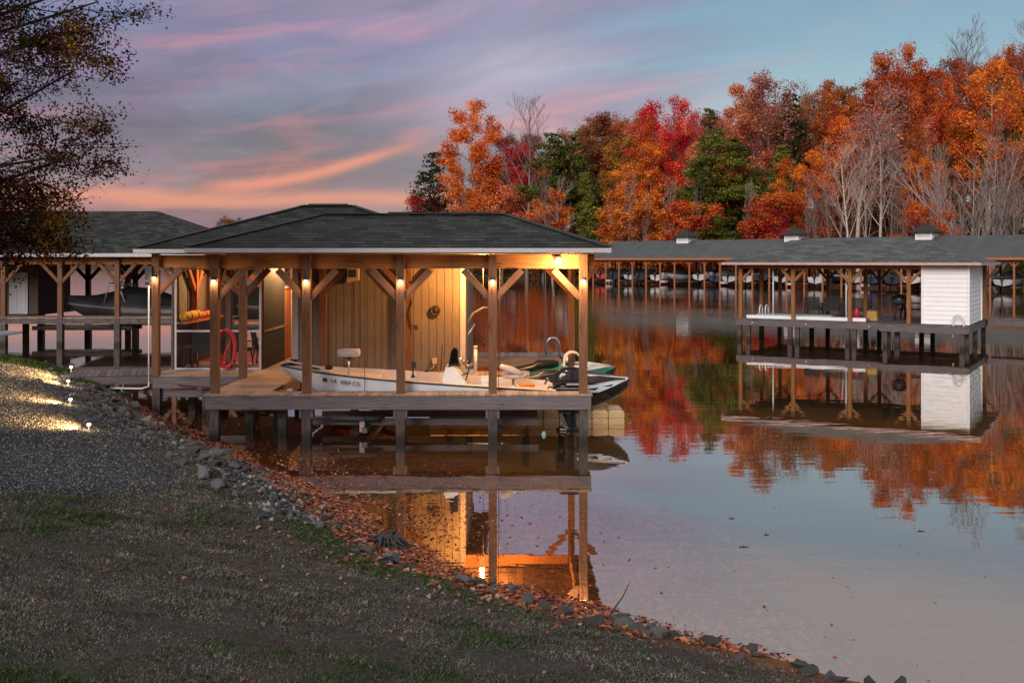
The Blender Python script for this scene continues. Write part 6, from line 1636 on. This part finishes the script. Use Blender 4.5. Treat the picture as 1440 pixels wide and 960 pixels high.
tree('pine', 806, 190, 213, PINE, 'second dark pine at the shoulder of the flat topped pine', DARKB, G1, .9)
tree('oval', 836, 170, 222, BROWN, 'brown oak rising behind the two dark pines', DARKB, G1, 1.0)
tree('thin', 812, 166, 226, SALMON, 'fine twigged bare tree above the two dark pines', PURPB, G1, 1.24)
tree('pine', 826, 240, 204, PINEL, 'mid green conifer low beside the near boathouse roof', DARKB, G1, .8)
tree('bushy', 762, 270, 207, ORANGE, 'small orange tree between the tall bare tree and the pines', GREYB, G1, 1.1)
tree('bushy', 705, 262, 216, SALMON, 'pinkish small tree right of the lone bright orange tree', GREYB, G1, 1.1)
tree('bare', 776, 250, 206, None, 'low pale bare tree before the flat topped pine', WHITEB, G1, 1.08)
# --- centre
tree('round', 862, 166, 214, RUST, 'rust oak left of the scarlet tree', DARKB, G1, .85)
tree('oval', 872, 196, 206, OCHRE, 'ochre tree between the mid green conifer and the golden column', DARKB, G1, .9)
tree('slim', 865, 232, 200, GOLD, 'narrow golden tree just behind the nearest dock roof end', GREYB, G1, 1.0)
tree('slim', 916, 205, 196, ORANGE, 'tall golden orange column of a tree below the scarlet one', GREYB, G1, .85)
tree('round', 950, 134, 196, RED, 'scarlet tree topping the wood left of centre', DARKB, G1, .78)
tree('oval', 916, 168, 206, DEEP, 'red orange tree pressed against the scarlet one', DARKB, G1, .8)
tree('oval', 978, 196, 200, SALMON, 'salmon tree in front of the scarlet one', GREYB, G1, .8)
tree('pine', 1006, 184, 188, PINEL, 'bright green broad pine in the middle of the wood', DARKB, G1, 1.2)
tree('pine', 1032, 190, 190, PINE, 'dark green pine right of the bright broad pine', DARKB, G1, 1.1)
tree('pine', 985, 222, 184, PINE, 'lower dark pine left of the bright broad pine', DARKB, G1, 1.0)
tree('bare', 1012, 150, 200, None, 'bare tree between the scarlet and the pink trees', PURPB, G1, 0.93)
tree('pine', 1000, 152, 204, PINE, 'small dark pine tip against the sky beside the scarlet tree', DARKB, G1, .7)
tree('oval', 1060, 112, 196, SALMON, 'pink feathery tree standing against the sky', PURPB, G1, .72)
tree('thin', 1084, 108, 198, PINKB, 'half bare pinkish tree beside the pink feathery one', PURPB, G1, 1.08)
tree('round', 1030, 222, 178, OCHRE, 'ochre brown tree low before the bright broad pine', DARKB, G1, .85)
tree('bushy', 962, 286, 182, ORANGE, 'low orange tree behind the first cupola', GREYB, G1, 1.3)
tree('bushy', 990, 284, 180, DEEP, 'low red orange tree right of the first cupola', GREYB, G1, 1.2)
tree('pine', 1004, 302, 176, PINE, 'small green conifer right of the first cupola', DARKB, G1, 1.5)
tree('bushy', 895, 270, 190, GOLD, 'low golden tree left of the first cupola', GREYB, G1, 1.2)
tree('round', 1100, 158, 188, GOLD, 'golden orange oak below the pink feathery tree', DARKB, G1, .7)
tree('pine', 1100, 200, 178, PINEL, 'small rounded bright green pine left of centre hill', DARKB, G1, .8)
tree('ragged', 1116, 130, 196, DKPINE, 'small dark spire of a pine against the sky', DARKB, G1, .8)
tree('bare', 1132, 112, 198, None, 'bare grey tree against the sky by the dark spire', GREYB, G1, 0.93)
tree('round', 1160, 120, 188, RUST, 'rust brown oak rounding the skyline', DARKB, G1, .78)
tree('oval', 1112, 224, 168, ORANGE, 'orange tree above the second cupola', GREYB, G1, .8)
tree('bushy', 1080, 292, 168, CRIM, 'low crimson tree left of the second cupola', GREYB, G1, 1.1)
tree('bushy', 1096, 272, 166, DEEP, 'red orange low tree behind the second cupola', GREYB, G1, 1.2)
# --- right, highest part
tree('oval', 1175, 160, 172, ORANGE, 'orange oval tree left of the two white trunks', GREYB, G1, .8)
tree('thin', 1208, 118, 166, PINKB, 'white trunked half bare tree, first of a pair', WHITEB, G1, 1.08)
tree('bare', 1236, 150, 164, None, 'white trunked bare tree, second of a pair', WHITEB, G1, 0.96)
tree('bare', 1190, 196, 162, None, 'leaning pale bare tree left of the white trunked pair', WHITEB, G1, 0.85)
tree('round', 1272, 78, 186, DEEP, 'huge deep orange oak crowning the hill', DARKB, G1, .86)
tree('round', 1226, 112, 186, RUST, 'rust oak on the shoulder of the huge orange oak', DARKB, G1, .72)
tree('round', 1300, 106, 176, DEEP, 'orange red oak in front of the huge crowning oak', DARKB, G1, .7)
tree('round', 1345, 92, 184, DEEP, 'deep orange oak right of the huge crowning oak', DARKB, G1, .8)
tree('oval', 1290, 160, 166, RUST, 'rust orange tree above the third cupola', DARKB, G1, .85)
tree('oval', 1282, 214, 158, ORANGE, 'orange tree low between the white trunks and the white shed', DARKB, G1, .8)
tree('bare', 1370, 30, 196, None, 'great bare tree highest on the skyline', PURPB, G1, 0.96)
tree('bare', 1336, 60, 198, None, 'bare purple grey tree left of the great bare tree', PURPB, G1, 0.85)
tree('round', 1398, 68, 190, OCHRE, 'olive gold oak beneath the great bare tree', DARKB, G1, .62)
tree('oval', 1384, 90, 160, ORANGE, 'tall orange tree with pale trunk above the white shed', WHITEB, G1, .86)
tree('multi', 1382, 196, 150, None, 'pale many stemmed bare tree spreading above the white shed', (.36, .30, .28, 1), G1, 1.0)
tree('multi', 1356, 232, 148, None, 'smaller grey many stemmed bare tree by the third cupola', GREYB, G1, 1.0)
tree('oval', 1432, 130, 176, BROWN, 'brown tree at the picture edge behind the pale multi stemmed one', PURPB, G1, .8)
tree('bare', 1436, 30, 192, None, 'bare tree cut by the picture edge on the skyline', GREYB, G1, 0.93)
tree('bushy', 1438, 300, 142, PINE, 'dark evergreen shrub at the picture edge above the dock roof', DARKB, G1, .9)
tree('bushy', 1296, 286, 150, DEEP, 'low orange red tree left of the third cupola', GREYB, G1, 1.0)
tree('round', 1470, 60, 186, DEEP, 'deep orange oak beyond the picture edge', DARKB, G1, .8)
tree('oval', 1500, 40, 190, RUST, 'rust tree beyond the picture edge', DARKB, G1, .8)
# --- fillers, standing between the ones above
G2 = 'understorey trees in the wood'
cols = [(RUST, 'rust'), (ORANGE, 'orange'), (DEEP, 'red orange'), (BROWN, 'brown'), (SALMON, 'salmon'), (OCHRE, 'ochre'), (GOLD, 'golden'), (OLIVE, 'olive green'), ((.34, .19, .09, 1), 'tan'), (BROWN, 'dull brown')]
anchors = [(600, 'below the smallest dark pine'), (680, 'below the lone bright orange tree'), (745, 'below the tall bare tree'), (800, 'below the two dark pines'), (865, 'behind the near end of the dock roof'), (920, 'below the golden orange column'), (965, 'behind the first cupola'), (1020, 'below the bright broad pine'), (1075, 'below the pink feathery tree'), (1118, 'behind the second cupola'), (1165, 'below the rust brown skyline oak'), (1215, 'beside the white trunked pair'), (1265, 'below the huge crowning oak'), (1303, 'behind the third cupola'), (1345, 'left of the pale multi stemmed tree'), (1385, 'behind the pale multi stemmed tree'), (1435, 'at the picture edge')]
seen = {}
def uniq(lab):
    seen[lab] = seen.get(lab, 0) + 1; k = seen[lab]
    return (['', 'second ', 'third ', 'fourth ', 'fifth '][k - 1] + lab) if k < 6 else lab
for i in range(74):
    px = 640 + i * 11.2 + rt.uniform(-6, 6); east = min(max((px - 640) / 800, 0), 1)
    rowk = i % 3; D = (230 - 75 * east) + (-10, 8, 24)[rowk]
    x = (px - 720) / F * D
    if far_sd(np.array([x]), np.array([D]))[0] < 4: D += 14
    sky_top = np.interp(px, [620, 700, 800, 880, 950, 1060, 1160, 1270, 1360, 1440], [250, 205, 200, 185, 160, 140, 140, 100, 105, 95])
    top = sky_top + (110, 70, 30)[rowk] + rt.uniform(-12, 25)
    kind = rt.choice(['oval', 'slim', 'round', 'bushy', 'thin', 'oval']) if rowk else rt.choice(['bushy', 'slim', 'bare', 'thin', 'bushy'])
    col, cn = rt.choice(cols)
    an = min(anchors, key=lambda a: abs(a[0] - px))[1]; base = ('pale bare understorey tree' if kind == 'bare' else cn + {'oval': ' oval tree', 'slim': ' slender tree', 'round': ' rounded tree', 'bushy': ' bushy small tree', 'thin': ' half bare tree'}[kind])
    lab = base + ' ' + an; lab = uniq(lab)
    tree(kind, px, top, D, col, lab, rt.choice([GREYB, WHITEB, PURPB, DARKB]), G2, rt.uniform(.75, 1.0))
# the back row that closes the skyline
G4 = 'trees of the back row on the ridge'
for i in range(24):
    px = 776 + i * 29 + rt.uniform(-7, 7); east = (px - 640) / 800; D = 262 - 62 * east + rt.uniform(-4, 6)
    sky_top = np.interp(px, [760, 800, 860, 920, 1000, 1060, 1110, 1160, 1220, 1270, 1330, 1390, 1450], [196, 182, 172, 158, 160, 140, 146, 126, 112, 96, 92, 84, 76])
    kind = rt.choice(['oval', 'oval', 'thin', 'slim', 'bare']); col, cn = rt.choice([(RUST, 'rust'), (BROWN, 'brown'), (PINKB, 'dusky pink'), (OCHRE, 'ochre'), (DEEP, 'red orange')])
    an = min(anchors, key=lambda a: abs(a[0] - px))[1]; lab = ('grey bare tree' if kind == 'bare' else cn + {'oval': ' full crowned tree', 'thin': ' thin crowned tree', 'slim': ' narrow tree'}[kind]) + ' on the ridge ' + an.replace('below', 'above').replace('behind', 'above')
    lab = uniq(lab)
    tree(kind, px, sky_top + rt.uniform(-4, 14), D, col, lab, rt.choice([GREYB, PURPB, DARKB]), G4, 1.1)
# slim pale trunks along the foot of the wood
for i, (px, top, wd) in enumerate(((652, 268, .6), (768, 232, .7), (856, 262, .6), (878, 240, .7), (906, 268, .6), (940, 246, .7), (978, 262, .6), (1052, 250, .7), (1072, 270, .6), (1136, 236, .7), (1150, 262, .6), (1166, 226, .8), (1222, 188, .8), (1252, 178, .8), (1262, 240, .7), (1318, 236, .7), (1330, 200, .8), (1406, 150, .9), (1424, 190, .9))):
    D = 214 - 72 * (px - 640) / 800 - 6; an = min(anchors, key=lambda a: abs(a[0] - px))[1]
    lab = uniq('slim pale bare trunk ' + an)
    tree('bare', px, top, D, None, lab, rt.choice([GREYB, PURPB, GREYB, (.34, .28, .25, 1)]), 'slim pale trunks along the foot of the wood', wd * .6)
# distant far-shore trees left
G3 = 'trees on the distant left shore'
for i, (px, top, k, c, lab) in enumerate(((262, 309, 'pine', DKPINE, 'distant dark pine seen between the two boathouse roofs'), (276, 318, 'bushy', DKPINE, 'small distant tree at the near roof slope'), (305, 309, 'thin', PURPB, 'distant grey tree behind the left roof slope'), (322, 305, 'round', BROWN, 'distant rounded brown tree above the left roof slope'), (338, 306, 'thin', PURPB, 'distant bare tree above the left roof slope, nearest the ridge'))):
    tree(k, px, top, 440 + 6 * i, c, lab, DARKB, G3, 1.1)
# undergrowth along the far shore
r_ = np.random.RandomState(9); K = 60000
xx = r_.uniform(-60, 120, K); yy = r_.uniform(100, 262, K); d = far_sd(xx, yy); keep = (d > .2) & (d < 34); xx, yy, d = xx[keep], yy[keep], d[keep]
zz = hill_z(xx, yy) + r_.uniform(.1, 1.0, len(xx)) ** 1.5 * np.clip(1.0 + 2.2 * (np.sin(xx * .5) * np.sin(yy * .4) + .3), .4, 3.2)
um = leaf_mesh('undergrowth', np.stack([xx, yy, zz], 1), .34, M['leaf'], 5); o = bpy.data.objects.new('undergrowth', um); COL.objects.link(o); o.color = (.20, .085, .04, 1)
tag(o, 'rusty brown brush and reeds along the foot of the wooded hill', 'undergrowth', kind='stuff')

# ------------------------------------------------------------------ the tree leaning in from the left
leafmat('maple_leaf', palette=[(0, (.024, .034, .012, 1)), (.34, (.050, .048, .015, 1)), (.46, (.06, .024, .016, 1)), (.58, (.10, .016, .024, 1)), (.66, (.07, .050, .014, 1)), (.82, (.28, .14, .02, 1)), (1, (.07, .020, .020, 1))], trans=.3, nscale=1.1, amp=.3)
tx, ty = -9.6, 13.2; tz = float(land_z(np.array([tx]), np.array([ty]))[0])
r = random.Random(31); tubes, tips = [], []
cfg = dict(wiggle=.10, up=.03, kids=[0, 10, 8, 5], start=[.3, .15, .12, .15], angle=[(.8, 1.2), (.35, .85), (.35, .9), (.3, .8)], len=[4, 1.9, .95, .45], rr=.5, minr=.0055, taper=.82, leafdepth=2)
trunk_pts = [Vector((0, 0, -.4)), Vector((.1, .05, 1.6)), Vector((.05, 0, 3.2)), Vector((.2, .1, 5.0)), Vector((.15, 0, 7.0)), Vector((.25, .1, 9.2))]
tubes.append((trunk_pts, [.26, .2, .17, .14, .10, .05], 10))
def limb(h, a, L, el, r0=.06):
    i = 0
    while trunk_pts[i + 1].z < h: i += 1
    t = (h - trunk_pts[i].z) / (trunk_pts[i + 1].z - trunk_pts[i].z); p = trunk_pts[i].lerp(trunk_pts[i + 1], t)
    grow(r, p, Vector((math.cos(a) * math.cos(el), math.sin(a) * math.cos(el), math.sin(el))), L * .80, r0, 1, 3, tubes, tips, cfg)
for h, a, L, el in ((2.75, .12, 3.3, -.02), (3.1, .0, 4.6, .16), (3.0, -.25, 4.5, .22), (3.3, .3, 4.4, .16), (3.6, .05, 4.9, .30), (3.9, -.5, 4.4, .25), (4.3, .35, 4.9, .26), (4.6, -.05, 5.0, .22), (5.0, .2, 4.6, .34), (5.4, -.35, 4.3, .35), (5.8, .1, 4.0, .4), (6.3, .4, 3.6, .5), (6.8, -.2, 3.2, .6), (7.4, .2, 2.8, .7), (8.0, .9, 2.2, .8)): limb(h, a, L, el)
for k in range(16): limb(2.2 + .42 * k, 1.2 + 2.4 * k % 3.8, 3.6 - .1 * k, .2 + .03 * k)
t = thing('maple_tree', 'dark leafy tree with maroon, olive and yellow foliage leaning in over the gravel', 'tree', (tx, ty, tz))
me = tubes_mesh('trunk', tubes, M['bark']); o = bpy.data.objects.new('trunk', me); COL.objects.link(o); o.parent = t; o.color = (.030, .024, .021, 1)
r_ = np.random.RandomState(12); P_ = np.array([tuple(q[0]) for q in tips]); dist = np.hypot(P_[:, 0], P_[:, 1])
cnt = np.where(dist > 4.3, 6, np.where(dist > 3.3, 28, 50)); idx = np.repeat(np.arange(len(P_)), cnt)
gap = np.sin(P_[:, 0] * 2.1 + P_[:, 2] * 1.7) * np.sin(P_[:, 2] * 3.3 + P_[:, 1] * 1.2) + .55; idx = idx[r_.uniform(0, 1, len(idx)) < np.clip(gap[idx] * 1.25, .05, 1)]
Cc = P_[idx] + r_.normal(0, 1, (len(idx), 3)) * np.array([.075, .075, .055])
me = leaf_mesh('crown', Cc, .024, M['maple_leaf'], 3); o = bpy.data.objects.new('crown', me); COL.objects.link(o); o.parent = t; print('maple leaves', len(idx), 'tips', len(P_))
